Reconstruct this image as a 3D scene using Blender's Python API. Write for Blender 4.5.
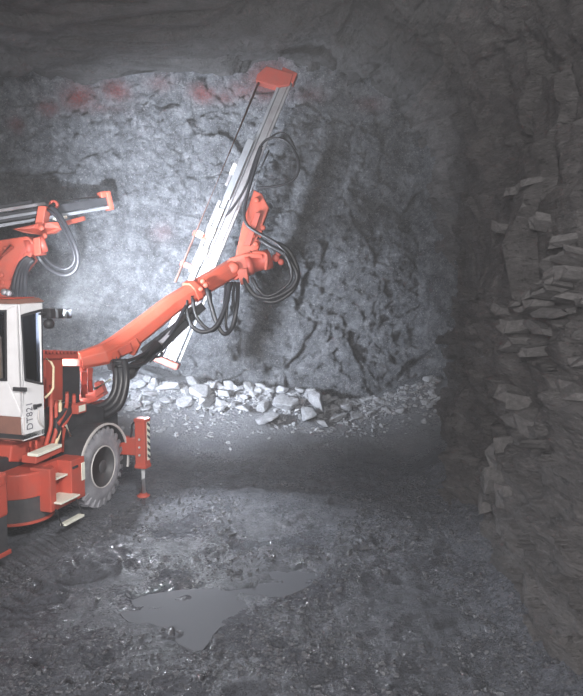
import bpy, bmesh, math, random
import numpy as np
from mathutils import Vector, Matrix, Quaternion

# ------------------------------------------------------------------ scene, camera, light
scene = bpy.context.scene
for o in list(bpy.data.objects):
    bpy.data.objects.remove(o, do_unlink=True)
C = scene.collection
W_PX, H_PX, F_PX = 583.0, 696.0, 700.0
CAM_H, PITCH = 3.28, math.atan(68.0 / 700.0)

cam_d = bpy.data.cameras.new('camera')
cam = bpy.data.objects.new('camera', cam_d)
C.objects.link(cam)
cam.location = (0, 0, CAM_H)
cam.rotation_euler = (math.pi / 2 - PITCH, 0, 0)
cam_d.sensor_fit = 'HORIZONTAL'
cam_d.sensor_width = 36.0
cam_d.lens = 36.0 * F_PX / W_PX
cam_d.clip_end = 200
scene.camera = cam

world = bpy.data.worlds.new('world')
scene.world = world
world.use_nodes = True
bg = world.node_tree.nodes['Background']
bg.inputs['Color'].default_value = (0.80, 0.86, 1.0, 1)
bg.inputs['Strength'].default_value = 2.0
# thin dust haze hanging in the drift
vs_ = world.node_tree.nodes.new('ShaderNodeVolumeScatter')
vs_.inputs['Density'].default_value = 0.0065
vs_.inputs['Color'].default_value = (0.92, 0.93, 0.96, 1)
world.node_tree.links.new(vs_.outputs[0], world.node_tree.nodes['World Output'].inputs['Volume'])

scene.view_settings.view_transform = 'Standard'
scene.view_settings.look = 'None'
scene.view_settings.gamma = 1.0
scene.view_settings.use_curve_mapping = False
scene.view_settings.exposure = 0.0


def spot(name, loc, target, power, angle, blend=1.0, col=(1, 1, 1), size=0.15):
    d = bpy.data.lights.new(name, 'SPOT')
    d.energy = power
    d.spot_size = math.radians(angle)
    d.spot_blend = blend
    d.color = col
    d.shadow_soft_size = size
    o = bpy.data.objects.new(name, d)
    C.objects.link(o)
    o.location = loc
    o.rotation_euler = (Vector(target) - Vector(loc)).to_track_quat('-Z', 'Y').to_euler()
    return o


def area(name, loc, target, power, size, col=(1, 1, 1), spread=180):
    d = bpy.data.lights.new(name, 'AREA')
    d.energy = power
    d.shape = 'DISK'
    d.size = size
    d.color = col
    d.spread = math.radians(spread)
    o = bpy.data.objects.new(name, d)
    C.objects.link(o)
    o.location = loc
    o.rotation_euler = (Vector(target) - Vector(loc)).to_track_quat('-Z', 'Y').to_euler()
    return o


# flood lamp hung under the roof behind the photographer, turned on the machine
spot('tunnel_flood', (1.6, 1.0, 6.4), (-2.9, 10.6, 1.8), 4300, 44, 0.9, (1.0, 0.97, 0.95), 0.35)
# unseen fill light added farther back to brighten the whole drift
ld = bpy.data.lights.new('drift_fill', 'POINT')
ld.energy = 4400
ld.color = (1.0, 0.98, 0.98)
ld.shadow_soft_size = 1.2
fill_o = bpy.data.objects.new('drift_fill', ld)
C.objects.link(fill_o)
fill_o.location = (-1.6, -3.5, 4.4)

# ------------------------------------------------------------------ pixel rays
_cp, _sp = math.cos(PITCH), math.sin(PITCH)


def ray(px, py):
    x = (px - W_PX / 2) / F_PX
    z = -(py - H_PX / 2) / F_PX
    return Vector((x, _cp + z * _sp, z * _cp - _sp))


CAMP = Vector((0, 0, CAM_H))


def PY(px, py, Y):
    d = ray(px, py)
    return CAMP + d * (Y / d.y)


def PZ(px, py, z=0.0):
    d = ray(px, py)
    return CAMP + d * ((z - CAM_H) / d.z)


def PX(px, py, X):
    d = ray(px, py)
    return CAMP + d * (X / d.x)


# ------------------------------------------------------------------ noise
def _hash(ix, iy, iz, seed):
    h = (ix.astype(np.int64) * 374761393 + iy.astype(np.int64) * 668265263 + iz.astype(np.int64) * 2147483647 + seed * 1274126177) & 0xFFFFFFFF
    h = ((h ^ (h >> 13)) * 1274126177) & 0xFFFFFFFF
    h = ((h ^ (h >> 15)) * 2246822519) & 0xFFFFFFFF
    return ((h ^ (h >> 16)) & 0xFFFFFF) / float(0xFFFFFF)


def vnoise(x, y, z, seed=0):
    ix, iy, iz = np.floor(x), np.floor(y), np.floor(z)
    fx, fy, fz = x - ix, y - iy, z - iz
    u, v, w = [f * f * f * (f * (f * 6 - 15) + 10) for f in (fx, fy, fz)]
    r = 0
    for a in (0, 1):
        for b in (0, 1):
            for c in (0, 1):
                r = r + _hash(ix + a, iy + b, iz + c, seed) * (u if a else 1 - u) * (v if b else 1 - v) * (w if c else 1 - w)
    return r * 2 - 1


def fbm(x, y, z, octv=4, seed=0, gain=0.5):
    a, s, r = 1.0, 1.0, 0
    for k in range(octv):
        r = r + a * vnoise(x * s + 13.7 * k, y * s - 7.1 * k, z * s + 3.3 * k, seed + k)
        a *= gain
        s *= 2.03
    return r


def facets(a, b, size, seed=0, tilt=0.5):
    """blocky rock: nearest jittered cell, each with its own height and tilt"""
    x, y = a / size, b / size
    ix, iy = np.floor(x), np.floor(y)
    best = np.full(x.shape, 1e9)
    sec = np.full(x.shape, 1e9)
    val = np.zeros(x.shape)
    zero = np.zeros_like(ix)
    for i in (-1, 0, 1):
        for j in (-1, 0, 1):
            cx, cy = ix + i, iy + j
            px = cx + _hash(cx, cy, zero, seed)
            py = cy + _hash(cx, cy, zero, seed + 1)
            dx, dy = x - px, y - py
            d = dx * dx + dy * dy
            h = _hash(cx, cy, zero, seed + 2) - 0.5 + tilt * ((_hash(cx, cy, zero, seed + 3) - .5) * dx + (_hash(cx, cy, zero, seed + 4) - .5) * dy) * 2
            m = d < best
            sec = np.where(m, best, np.minimum(sec, d))
            val = np.where(m, h, val)
            best = np.where(m, d, best)
    edge = np.sqrt(sec) - np.sqrt(best)
    return val, edge


def sstep(a, b, x):
    t = np.clip((x - a) / (b - a), 0, 1)
    return t * t * (3 - 2 * t)


# ------------------------------------------------------------------ materials
def mat(name, col, rough=0.6, metal=0.0, spec=0.5, dirt=0.0, dirtcol=(0.12, 0.11, 0.11), bump=0.0, bscale=40, var=0.0, emit=None, trans=None, dscale=5.0, coat=0.0):
    m = bpy.data.materials.new(name)
    m.use_nodes = True
    nt = m.node_tree
    N, L = nt.nodes, nt.links
    b = N['Principled BSDF']
    b.inputs['Base Color'].default_value = (*col, 1)
    b.inputs['Roughness'].default_value = rough
    b.inputs['Metallic'].default_value = metal
    b.inputs['Specular IOR Level'].default_value = spec
    b.inputs['Coat Weight'].default_value = coat
    if emit:
        b.inputs['Emission Color'].default_value = (*emit[0], 1)
        b.inputs['Emission Strength'].default_value = emit[1]
    tc = N.new('ShaderNodeTexCoord')
    if dirt > 0 or var > 0:
        n = N.new('ShaderNodeTexNoise')
        n.inputs['Scale'].default_value = dscale
        n.inputs['Detail'].default_value = 8
        n.inputs['Roughness'].default_value = 0.65
        L.new(tc.outputs['Object'], n.inputs['Vector'])
        r = N.new('ShaderNodeValToRGB')
        r.color_ramp.elements[0].position = 0.42
        r.color_ramp.elements[1].position = 0.72
        r.color_ramp.elements[0].color = (0, 0, 0, 1)
        r.color_ramp.elements[1].color = (dirt, dirt, dirt, 1)
        L.new(n.outputs['Fac'], r.inputs['Fac'])
        mx = N.new('ShaderNodeMix')
        mx.data_type = 'RGBA'
        mx.inputs['A'].default_value = (*col, 1)
        mx.inputs['B'].default_value = (*dirtcol, 1)
        L.new(r.outputs['Color'], mx.inputs['Factor'])
        L.new(mx.outputs['Result'], b.inputs['Base Color'])
    if bump > 0:
        n2 = N.new('ShaderNodeTexNoise')
        n2.inputs['Scale'].default_value = bscale
        n2.inputs['Detail'].default_value = 5
        L.new(tc.outputs['Object'], n2.inputs['Vector'])
        bp = N.new('ShaderNodeBump')
        bp.inputs['Strength'].default_value = bump
        bp.inputs['Distance'].default_value = 0.02
        L.new(n2.outputs['Fac'], bp.inputs['Height'])
        L.new(bp.outputs['Normal'], b.inputs['Normal'])
    return m


def rock_mat(name, c0, c1, c2, scale=1.0, rough=(0.45, 0.85), bump=0.6, marks=None, vein=0.25, strata=False):
    m = bpy.data.materials.new(name)
    m.use_nodes = True
    nt = m.node_tree
    N, L = nt.nodes, nt.links
    b = N['Principled BSDF']
    tc = N.new('ShaderNodeTexCoord')
    mp = N.new('ShaderNodeMapping')
    mp.inputs['Scale'].default_value = (1, 0.45, 2.6) if strata else (1, 1, 1)
    L.new(tc.outputs['Object'], mp.inputs['Vector'])

    def noise(s, d, ro=0.6):
        n = N.new('ShaderNodeTexNoise')
        n.inputs['Scale'].default_value = s * scale
        n.inputs['Detail'].default_value = d
        n.inputs['Roughness'].default_value = ro
        L.new(mp.outputs['Vector'], n.inputs['Vector'])
        return n
    n1 = noise(2.2, 10, 0.68)
    rp = N.new('ShaderNodeValToRGB')
    e = rp.color_ramp.elements
    e[0].position = 0.30
    e[0].color = (*c0, 1)
    e[1].position = 0.72
    e[1].color = (*c2, 1)
    k = e.new(0.5)
    k.color = (*c1, 1)
    L.new(n1.outputs['Fac'], rp.inputs['Fac'])
    # pale specks and veins
    n2 = noise(17, 6, 0.7)
    r2 = N.new('ShaderNodeValToRGB')
    r2.color_ramp.elements[0].position = 0.56
    r2.color_ramp.elements[1].position = 0.72
    r2.color_ramp.elements[1].color = (vein, vein, vein, 1)
    r2.color_ramp.elements[0].color = (0, 0, 0, 1)
    L.new(n2.outputs['Fac'], r2.inputs['Fac'])
    mx = N.new('ShaderNodeMix')
    mx.data_type = 'RGBA'
    mx.inputs['B'].default_value = (min(1, c2[0] * 2.2), min(1, c2[1] * 2.2), min(1, c2[2] * 2.25), 1)
    L.new(r2.outputs['Color'], mx.inputs['Factor'])
    L.new(rp.outputs['Color'], mx.inputs['A'])
    out = mx.outputs['Result']
    # dark pits
    n3 = noise(11, 7, 0.72)
    r3 = N.new('ShaderNodeValToRGB')
    r3.color_ramp.elements[0].position = 0.30
    r3.color_ramp.elements[1].position = 0.46
    r3.color_ramp.elements[0].color = (.22, .22, .22, 1)
    r3.color_ramp.elements[1].color = (1, 1, 1, 1)
    L.new(n3.outputs['Fac'], r3.inputs['Fac'])
    mm = N.new('ShaderNodeMix')
    mm.data_type = 'RGBA'
    mm.blend_type = 'MULTIPLY'
    mm.inputs['Factor'].default_value = 1
    L.new(out, mm.inputs['A'])
    L.new(r3.outputs['Color'], mm.inputs['B'])
    out = mm.outputs['Result']
    if marks:
        sep = N.new('ShaderNodeSeparateXYZ')
        wob = N.new('ShaderNodeMixRGB')
        nw = noise(3.0, 5, 0.7)
        wob.blend_type = 'ADD'
        wob.inputs['Fac'].default_value = 0.22
        L.new(tc.outputs['Object'], wob.inputs['Color1'])
        L.new(nw.outputs['Color'], wob.inputs['Color2'])
        L.new(wob.outputs['Color'], sep.inputs['Vector'])

        def M(op, a, bb=None):
            q = N.new('ShaderNodeMath')
            q.operation = op
            for i, s in enumerate((a, bb)):
                if s is None:
                    continue
                if isinstance(s, (int, float)):
                    q.inputs[i].default_value = s
                else:
                    L.new(s, q.inputs[i])
            return q.outputs[0]
        for colr, spots_ in marks:
            acc = None
            for (cx, cz, rx, rz, st) in spots_:
                ax = M('DIVIDE', M('SUBTRACT', sep.outputs['X'], cx + 0.11), rx)
                az = M('DIVIDE', M('SUBTRACT', sep.outputs['Z'], cz + 0.11), rz)
                d = M('ADD', M('MULTIPLY', ax, ax), M('MULTIPLY', az, az))
                g = M('MULTIPLY', M('EXPONENT', M('MULTIPLY', d, -1.0)), st)
                acc = g if acc is None else M('MAXIMUM', acc, g)
            acc = M('MULTIPLY', acc, M('MINIMUM', M('MAXIMUM', M('MULTIPLY', M('SUBTRACT', n2.outputs['Fac'], 0.30), 4.0), 0.0), 1.0))
            mk = N.new('ShaderNodeMix')
            mk.data_type = 'RGBA'
            mk.inputs['B'].default_value = (*colr, 1)
            L.new(acc, mk.inputs['Factor'])
            L.new(out, mk.inputs['A'])
            out = mk.outputs['Result']
    L.new(out, b.inputs['Base Color'])
    # roughness
    mr = N.new('ShaderNodeMapRange')
    mr.inputs['From Min'].default_value = 0.3
    mr.inputs['From Max'].default_value = 0.65
    mr.inputs['To Min'].default_value = rough[0]
    mr.inputs['To Max'].default_value = rough[1]
    L.new(n3.outputs['Fac'], mr.inputs['Value'])
    L.new(mr.outputs['Result'], b.inputs['Roughness'])
    # relief
    n4 = noise(9, 9, 0.72)
    n5 = noise(38, 5, 0.65)
    ad = N.new('ShaderNodeMath')
    ad.operation = 'MULTIPLY_ADD'
    ad.inputs[1].default_value = 0.42
    L.new(n5.outputs['Fac'], ad.inputs[0])
    L.new(n4.outputs['Fac'], ad.inputs[2])
    bp = N.new('ShaderNodeBump')
    bp.inputs['Strength'].default_value = bump
    bp.inputs['Distance'].default_value = 0.22
    L.new(ad.outputs[0], bp.inputs['Height'])
    L.new(bp.outputs['Normal'], b.inputs['Normal'])
    return m


def floor_mat():
    m = rock_mat('wet_mud', (.085, .090, .106), (.145, .154, .180), (.22, .232, .27), 2.4, (.30, .75), 0.75, vein=0.3)
    nt = m.node_tree
    N, L = nt.nodes, nt.links
    b = N['Principled BSDF']
    tc = N.new('ShaderNodeTexCoord')
    n = N.new('ShaderNodeTexNoise')
    n.inputs['Scale'].default_value = 1.1
    n.inputs['Detail'].default_value = 5
    L.new(tc.outputs['Object'], n.inputs['Vector'])
    n2 = N.new('ShaderNodeTexNoise')
    n2.inputs['Scale'].default_value = 24
    n2.inputs['Detail'].default_value = 3
    L.new(tc.outputs['Object'], n2.inputs['Vector'])
    ad = N.new('ShaderNodeMath')
    ad.operation = 'MULTIPLY_ADD'
    ad.inputs[1].default_value = 0.5
    L.new(n2.outputs['Fac'], ad.inputs[0])
    L.new(n.outputs['Fac'], ad.inputs[2])
    mr = N.new('ShaderNodeMapRange')
    mr.inputs['From Min'].default_value = 0.62
    mr.inputs['From Max'].default_value = 0.86
    mr.inputs['To Min'].default_value = 0.62
    mr.inputs['To Max'].default_value = 0.10
    L.new(ad.outputs[0], mr.inputs['Value'])
    L.new(mr.outputs['Result'], b.inputs['Roughness'])
    # paler tone before the face: lamp-lit ground painted into the colour
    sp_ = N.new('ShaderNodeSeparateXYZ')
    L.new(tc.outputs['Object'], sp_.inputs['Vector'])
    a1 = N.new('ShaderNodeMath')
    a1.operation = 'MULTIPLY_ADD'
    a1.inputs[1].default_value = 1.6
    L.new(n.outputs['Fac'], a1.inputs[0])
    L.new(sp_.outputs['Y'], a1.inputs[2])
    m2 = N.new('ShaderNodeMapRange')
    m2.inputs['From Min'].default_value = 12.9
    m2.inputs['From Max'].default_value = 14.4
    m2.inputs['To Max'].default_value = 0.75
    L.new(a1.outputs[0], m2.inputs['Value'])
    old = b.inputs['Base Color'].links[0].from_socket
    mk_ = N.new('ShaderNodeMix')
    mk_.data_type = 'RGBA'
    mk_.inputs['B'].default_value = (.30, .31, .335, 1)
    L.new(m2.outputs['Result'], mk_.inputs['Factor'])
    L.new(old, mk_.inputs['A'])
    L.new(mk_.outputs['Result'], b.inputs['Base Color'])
    return m


RED = (0.46, 0.074, 0.048)
M = {}
M['red'] = mat('red_paint', RED, 0.48, 0, 0.4, dirt=0.5, dirtcol=(.27, .10, .08), bump=0.04, bscale=30)
M['orange'] = mat('orange_paint', (0.50, 0.085, 0.048), 0.5, 0, 0.4, dirt=0.5, dirtcol=(.32, .115, .085), bump=0.04, bscale=30)
M['white'] = mat('white_paint', (0.80, 0.80, 0.82), 0.35, 0, 0.5, dirt=0.25, dirtcol=(.45, .44, .44))
M['black'] = mat('black_paint', (0.028, 0.028, 0.032), 0.5, dirt=0.5, dirtcol=(.07, .07, .075))
M['grey'] = mat('dark_grey_rubber_panel', (0.050, 0.050, 0.055), 0.55, dirt=0.6, dirtcol=(.10, .09, .09))
M['rubber'] = mat('tyre_rubber', (0.22, 0.22, 0.245), 0.6, dirt=0.8, dirtcol=(.40, .40, .43), bump=0.2, bscale=30)
M['hose'] = mat('hose_rubber', (0.022, 0.022, 0.026), 0.36, dirt=0.4, dirtcol=(.06, .06, .065))
M['steel'] = mat('bright_steel', (0.74, 0.75, 0.78), 0.35, 0.0, dirt=0.4, dirtcol=(.3, .3, .31))
M['alu'] = mat('aluminium_profile', (0.34, 0.35, 0.375), 0.45, 0.45, dirt=0.5, dirtcol=(.20, .20, .215))
M['alud'] = mat('dull_aluminium', (0.34, 0.33, 0.34), 0.5, 0.5, dirt=0.6, dirtcol=(.17, .14, .14))
M['cream'] = mat('cream_paint', (0.72, 0.60, 0.40), 0.45, dirt=0.3, dirtcol=(.4, .3, .2))
M['pale'] = mat('pale_reflective', (0.82, 0.83, 0.72), 0.4, dirt=0.3, dirtcol=(.5, .5, .45))
M['brown'] = mat('brown_tone', (0.26, 0.13, 0.10), 0.6, dirt=0.5, dirtcol=(.14, .08, .07))  # brown tone of cab skirt, cab roof and drill rod
M['tan'] = mat('tan_vinyl', (0.40, 0.27, 0.17), 0.6)
M['fender'] = mat('fender_edge', (0.55, 0.53, 0.52), 0.5, dirt=0.4, dirtcol=(.3, .27, .26))
M['lens'] = mat('lamp_lens', (0.9, 0.9, 0.9), 0.2, emit=((0.9, 0.95, 1.0), 6.0))
M['text'] = mat('grey_lettering', (0.16, 0.16, 0.19), 0.5)


def glass_mat():
    m = bpy.data.materials.new('cab_glass')
    m.use_nodes = True
    N, L = m.node_tree.nodes, m.node_tree.links
    N.remove(N['Principled BSDF'])
    t = N.new('ShaderNodeBsdfTransparent')
    t.inputs['Color'].default_value = (.80, .83, .86, 1)
    g = N.new('ShaderNodeBsdfGlossy')
    g.inputs['Roughness'].default_value = 0.05
    g.inputs['Color'].default_value = (.9, .93, 1, 1)
    fr = N.new('ShaderNodeFresnel')
    fr.inputs['IOR'].default_value = 1.6
    mx = N.new('ShaderNodeMixShader')
    L.new(fr.outputs[0], mx.inputs[0])
    L.new(t.outputs[0], mx.inputs[1])
    L.new(g.outputs[0], mx.inputs[2])
    L.new(mx.outputs[0], N['Material Output'].inputs[0])
    return m


M['glass'] = glass_mat()

FACE_Y = 15.3


def mk(px, py, rx, rz, s):
    p = PY(px, py, FACE_Y - .1)
    return (p.x, p.z, rx, rz, s)


red_marks = [mk(14, 124, .16, .16, .5), mk(48, 107, .20, .16, .65), mk(79, 98, .34, .22, .95), mk(116, 91, .26, .18, .8), mk(160, 84, .3, .13, .35), mk(203, 93, .26, .14, .85),
             mk(222, 95, .25, .12, .5), mk(242, 89, .4, .16, .5), mk(268, 80, .42, .30, .95), mk(310, 92, .35, .15, .35), mk(372, 101, .35, .16, .3), mk(428, 92, .2, .15, .3),
             mk(95, 108, .6, .12, .25), mk(160, 232, .22, .18, .25)]
green_marks = [mk(474, 240, .10, .10, .5), mk(473, 275, .10, .14, .3)]
M['face'] = rock_mat('blue_grey_rock', (.085, .09, .10), (.225, .235, .26), (.46, .47, .51), 1.7, (.42, .8), 1.0, marks=[((.33, .05, .045), red_marks), ((.08, .35, .16), green_marks)], vein=.75)
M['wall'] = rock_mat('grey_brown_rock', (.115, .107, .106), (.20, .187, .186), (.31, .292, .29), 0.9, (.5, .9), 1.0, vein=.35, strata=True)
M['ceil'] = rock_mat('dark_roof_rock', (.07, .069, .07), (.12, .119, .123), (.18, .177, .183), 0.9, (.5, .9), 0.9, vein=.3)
M['slab'] = rock_mat('slab_rock', (.105, .098, .097), (.165, .156, .155), (.25, .237, .235), 1.3, (.5, .9), 0.55, vein=.25)
M['rubble'] = rock_mat('pale_broken_rock', (.27, .28, .30), (.41, .42, .45), (.54, .55, .58), 1.5, (.4, .8), 0.45, vein=.3)
M['stone'] = rock_mat('wet_dark_stone', (.06, .062, .07), (.12, .122, .135), (.22, .225, .24), 2.0, (.08, .4), 0.4, vein=.3)
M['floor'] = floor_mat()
M['water'] = mat('muddy_water', (0.15, 0.156, 0.175), 0.68, 0, 0.12, bump=0.06, bscale=5)


# ------------------------------------------------------------------ mesh helpers
def link(o):
    C.objects.link(o)
    return o


def tag(o, label=None, cat=None, group=None, kind=None):
    if label:
        o['label'] = label
    if cat:
        o['category'] = cat
    if group:
        o['group'] = group
    if kind:
        o['kind'] = kind
    return o


def frame_from(a, hint=(0, 0, 1)):
    a = Vector(a).normalized()
    h = Vector(hint)
    if abs(a.dot(h)) > 0.98:
        h = Vector((1, 0, 0))
    s = a.cross(h).normalized()
    return a, s, s.cross(a).normalized()


def catmull(pts, n=6):
    pts = [Vector(p) for p in pts]
    if len(pts) < 3:
        return pts
    P = [pts[0] * 2 - pts[1]] + pts + [pts[-1] * 2 - pts[-2]]
    out = []
    for i in range(1, len(P) - 2):
        p0, p1, p2, p3 = P[i - 1], P[i], P[i + 1], P[i + 2]
        for k in range(n):
            t = k / n
            out.append(0.5 * ((2 * p1) + (p2 - p0) * t + (2 * p0 - 5 * p1 + 4 * p2 - p3) * t * t + (3 * p1 - p0 - 3 * p2 + p3) * t ** 3))
    out.append(pts[-1])
    return out


class MB:
    def __init__(s):
        s.v, s.f, s.sm = [], [], []

    def add(s, vs, fs, smooth=False):
        n = len(s.v)
        s.v += [tuple(p) for p in vs]
        s.f += [tuple(i + n for i in f) for f in fs]
        s.sm += [smooth] * len(fs)
        return s

    def hexa(s, b, t):
        """two rings of points of equal length -> closed solid"""
        n = len(b)
        fs = [tuple(range(n))[::-1], tuple(range(n, 2 * n))]
        fs += [(i, (i + 1) % n, n + (i + 1) % n, n + i) for i in range(n)]
        return s.add(list(b) + list(t), fs)

    def box(s, c, sx, sy, sz, ax=None):
        c = Vector(c)
        X, Y, Z = ax if ax else (Vector((1, 0, 0)), Vector((0, 1, 0)), Vector((0, 0, 1)))
        q = [(-1, -1), (1, -1), (1, 1), (-1, 1)]
        b = [c + X * (a * sx / 2) + Y * (d * sy / 2) - Z * (sz / 2) for a, d in q]
        t = [c + X * (a * sx / 2) + Y * (d * sy / 2) + Z * (sz / 2) for a, d in q]
        return s.hexa(b, t)

    def prism(s, poly, ext):
        e = Vector(ext)
        poly = [Vector(p) for p in poly]
        return s.hexa(poly, [p + e for p in poly])

    def loft(s, rings, smooth=False):
        n = len(rings[0])
        vs, fs = [], []
        for r in rings:
            vs += list(r)
        for k in range(len(rings) - 1):
            for i in range(n):
                j = (i + 1) % n
                fs.append((k * n + i, k * n + j, (k + 1) * n + j, (k + 1) * n + i))
        b = len(s.v)
        s.add(vs, fs, smooth)
        s.f += [tuple(b + i for i in range(n))[::-1], tuple(b + (len(rings) - 1) * n + i for i in range(n))]
        s.sm += [False, False]
        return s

    def tube(s, pts, r, seg=8, rs=None):
        pts = [Vector(p) for p in pts]
        rings = []
        prev = None
        for i, p in enumerate(pts):
            a = (pts[min(i + 1, len(pts) - 1)] - pts[max(i - 1, 0)]).normalized()
            if prev is None:
                _, u, w = frame_from(a)
            else:
                u = (prev - a * prev.dot(a))
                u = u.normalized() if u.length > 1e-6 else frame_from(a)[1]
                w = a.cross(u)
            prev = u
            rr = rs[i] if rs else r
            rings.append([p + (u * math.cos(2 * math.pi * k / seg) + w * math.sin(2 * math.pi * k / seg)) * rr for k in range(seg)])
        return s.loft(rings, True)

    def cyl(s, a, b, r, seg=20, r2=None):
        a, b = Vector(a), Vector(b)
        return s.tube([a, b], r, seg, [r, r if r2 is None else r2])

    def lathe(s, c, axis, prof, seg=40, hint=(0, 0, 1), closed=False):
        """prof: list of (distance along axis, radius)"""
        c = Vector(c)
        a, u, w = frame_from(axis, hint)
        rings = [[c + a * d + (u * math.cos(2 * math.pi * k / seg) + w * math.sin(2 * math.pi * k / seg)) * r for k in range(seg)] for d, r in prof]
        n = seg
        vs, fs = [], []
        for r in rings:
            vs += r
        m = len(rings)
        for k in range(m if closed else m - 1):
            for i in range(n):
                j = (i + 1) % n
                k2 = (k + 1) % m
                fs.append((k * n + i, k * n + j, k2 * n + j, k2 * n + i))
        if not closed:
            fs.append(tuple(range(n))[::-1])
            fs.append(tuple((m - 1) * n + i for i in range(n)))
        return s.add(vs, fs, True)

    def build(s, name, m, parent=None, bevel=0.0, seg=2):
        me = bpy.data.meshes.new(name)
        me.from_pydata(s.v, [], s.f)
        bm = bmesh.new()
        bm.from_mesh(me)
        bmesh.ops.recalc_face_normals(bm, faces=bm.faces)
        bm.to_mesh(me)
        bm.free()
        me.polygons.foreach_set('use_smooth', s.sm)
        me.materials.append(m)
        o = link(bpy.data.objects.new(name, me))
        if parent:
            o.parent = parent
        if bevel > 0:
            b = o.modifiers.new('bevel', 'BEVEL')
            b.width = bevel
            b.segments = seg
            b.limit_method = 'ANGLE'
            b.angle_limit = math.radians(38)
        return o


def grid_mesh(name, P, m, flip=False, kind='structure'):
    """P: array (n, k, 3)"""
    n, k, _ = P.shape
    me = bpy.data.meshes.new(name)
    idx = np.arange(n * k).reshape(n, k)
    q = np.stack([idx[:-1, :-1], idx[1:, :-1], idx[1:, 1:], idx[:-1, 1:]], -1).reshape(-1, 4)
    if flip:
        q = q[:, ::-1]
    me.vertices.add(n * k)
    me.vertices.foreach_set('co', P.reshape(-1).astype(np.float32))
    me.loops.add(q.size)
    me.loops.foreach_set('vertex_index', q.reshape(-1).astype(np.int32))
    me.polygons.add(len(q))
    me.polygons.foreach_set('loop_start', np.arange(0, q.size, 4, dtype=np.int32))
    me.polygons.foreach_set('use_smooth', np.ones(len(q), dtype=bool))
    me.update(calc_edges=True)
    me.materials.append(m)
    o = link(bpy.data.objects.new(name, me))
    o['kind'] = kind
    return o


# ------------------------------------------------------------------ the drift: floor
YAW = math.radians(-18)
V0 = PZ(104.5, 506, 0)
FW = Vector((math.sin(-YAW), math.cos(YAW), 0))
RT = Vector((math.cos(YAW), -math.sin(-YAW), 0))

PUD_PX = [(128, 606), (150, 596), (185, 590), (225, 588), (252, 580), (272, 570), (300, 566), (316, 572), (306, 584), (284, 594), (262, 603), (250, 614), (222, 621), (206, 640), (188, 636), (166, 626), (142, 618)]
PUD_Z = -0.012
PUD = [PZ(x, y, PUD_Z) for x, y in PUD_PX]


def poly_dist(x, y, poly):
    """signed distance (negative inside), vectorised"""
    d = np.full(x.shape, 1e9)
    ins = np.zeros(x.shape, bool)
    n = len(poly)
    for i in range(n):
        a, b = poly[i], poly[(i + 1) % n]
        ex, ey = b.x - a.x, b.y - a.y
        t = np.clip(((x - a.x) * ex + (y - a.y) * ey) / (ex * ex + ey * ey), 0, 1)
        d = np.minimum(d, np.hypot(x - a.x - t * ex, y - a.y - t * ey))
        c = ((a.y > y) != (b.y > y)) & (x < (b.x - a.x) * (y - a.y) / (b.y - a.y + 1e-12) + a.x)
        ins ^= c
    return np.where(ins, -d, d)


def floor_h(x, y):
    x, y = np.asarray(x, float), np.asarray(y, float)
    z0 = np.zeros_like(x)
    h = 0.05 * fbm(x * .7, y * .7, z0, 3, 11)
    near = 1 - sstep(11.0, 13.2, y)
    rough = fbm(x * 3.1, y * 3.1, z0, 5, 21, .58)
    h = h + (0.008 + 0.034 * near) * rough
    rid = 1 - np.abs(fbm(x * 2.6 + 5, y * 2.9, z0, 4, 31))
    h = h + 0.020 * near * (rid - .7)
    lump = np.maximum(fbm(x * 8.0, y * 8.0, z0, 3, 35, .6), 0) * sstep(-.4, .5, fbm(x * .8, y * .8, z0, 2, 36))
    h = h + 0.045 * near * lump
    # apron of muck rising to the foot of the face
    h = h + 0.42 * sstep(12.2, 14.4, y) * (0.75 + .25 * vnoise(x * .8, z0, z0, 5)) + 0.95 * sstep(13.6, 14.8, y) * (0.8 + .5 * vnoise(x * .9 + 3, z0, z0, 6))
    # rises against the right wall
    h = h + 0.30 * sstep(1.9, 2.9, x)
    # flatten under the machine
    rx, ry = x - V0.x, y - V0.y
    u = rx * FW.x + ry * FW.y
    v = rx * RT.x + ry * RT.y
    under = sstep(.75, .35, v) * sstep(1.4, .9, u) * sstep(-3.6, -3.0, u)
    h = h * (1 - .8 * under)
    # tyre track with cleat prints behind the wheel
    lane = sstep(-.52, -.44, v) * sstep(.52, .44, v) * sstep(-.55, -.8, u)
    ph = (u + np.abs(v + .05) * .55) * 2 * np.pi / .115
    h = h * (1 - .45 * lane) + lane * (0.018 * np.tanh(2.2 * np.sin(ph)) - .02)
    lane2 = sstep(.62, .72, v) * sstep(1.35, 1.22, v) * sstep(-1.4, -1.9, u)
    ph2 = (u - np.abs(v - .98) * .5) * 2 * np.pi / .19
    h = h + lane2 * 0.022 * np.tanh(2.2 * np.sin(ph2))
    # hollow of the puddle
    d = poly_dist(x, y, PUD)
    k = sstep(.30, -.12, d + .16 * fbm(x * 3, y * 3, z0, 4, 41))
    h = h * (1 - .9 * k) - (0.050 - .035 * np.maximum(fbm(x * 2.5, y * 5, z0, 3, 43), 0)) * k
    shore = sstep(.75, .30, d) * (1 - k)
    h = h * (1 - shore) + shore * np.maximum(h, PUD_Z + .012 + .02 * (rough + .4))
    return h


xs = np.concatenate([np.arange(-10, -6, .12), np.arange(-6, 3.6, .028), np.arange(3.6, 4.6, .1)])
ys = np.concatenate([np.arange(-9, 2.8, .15), np.arange(2.8, 15.9, .03)])
gx, gy = np.meshgrid(xs, ys, indexing='ij')
gz = floor_h(gx, gy)
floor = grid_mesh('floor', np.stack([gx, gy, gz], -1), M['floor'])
tag(floor, 'dark wet muddy drift floor with tyre tracks and gravel')


# ------------------------------------------------------------------ the drift: walls and roof
def right_x(Y):
    return (3.08 - .42 * sstep(11.4, 10.5, Y) - .20 * sstep(10.4, 8.2, Y) + .5 * sstep(5.5, 0, Y))


XL, ZTOP, ZS = -8.4, 7.55, 3.2


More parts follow.
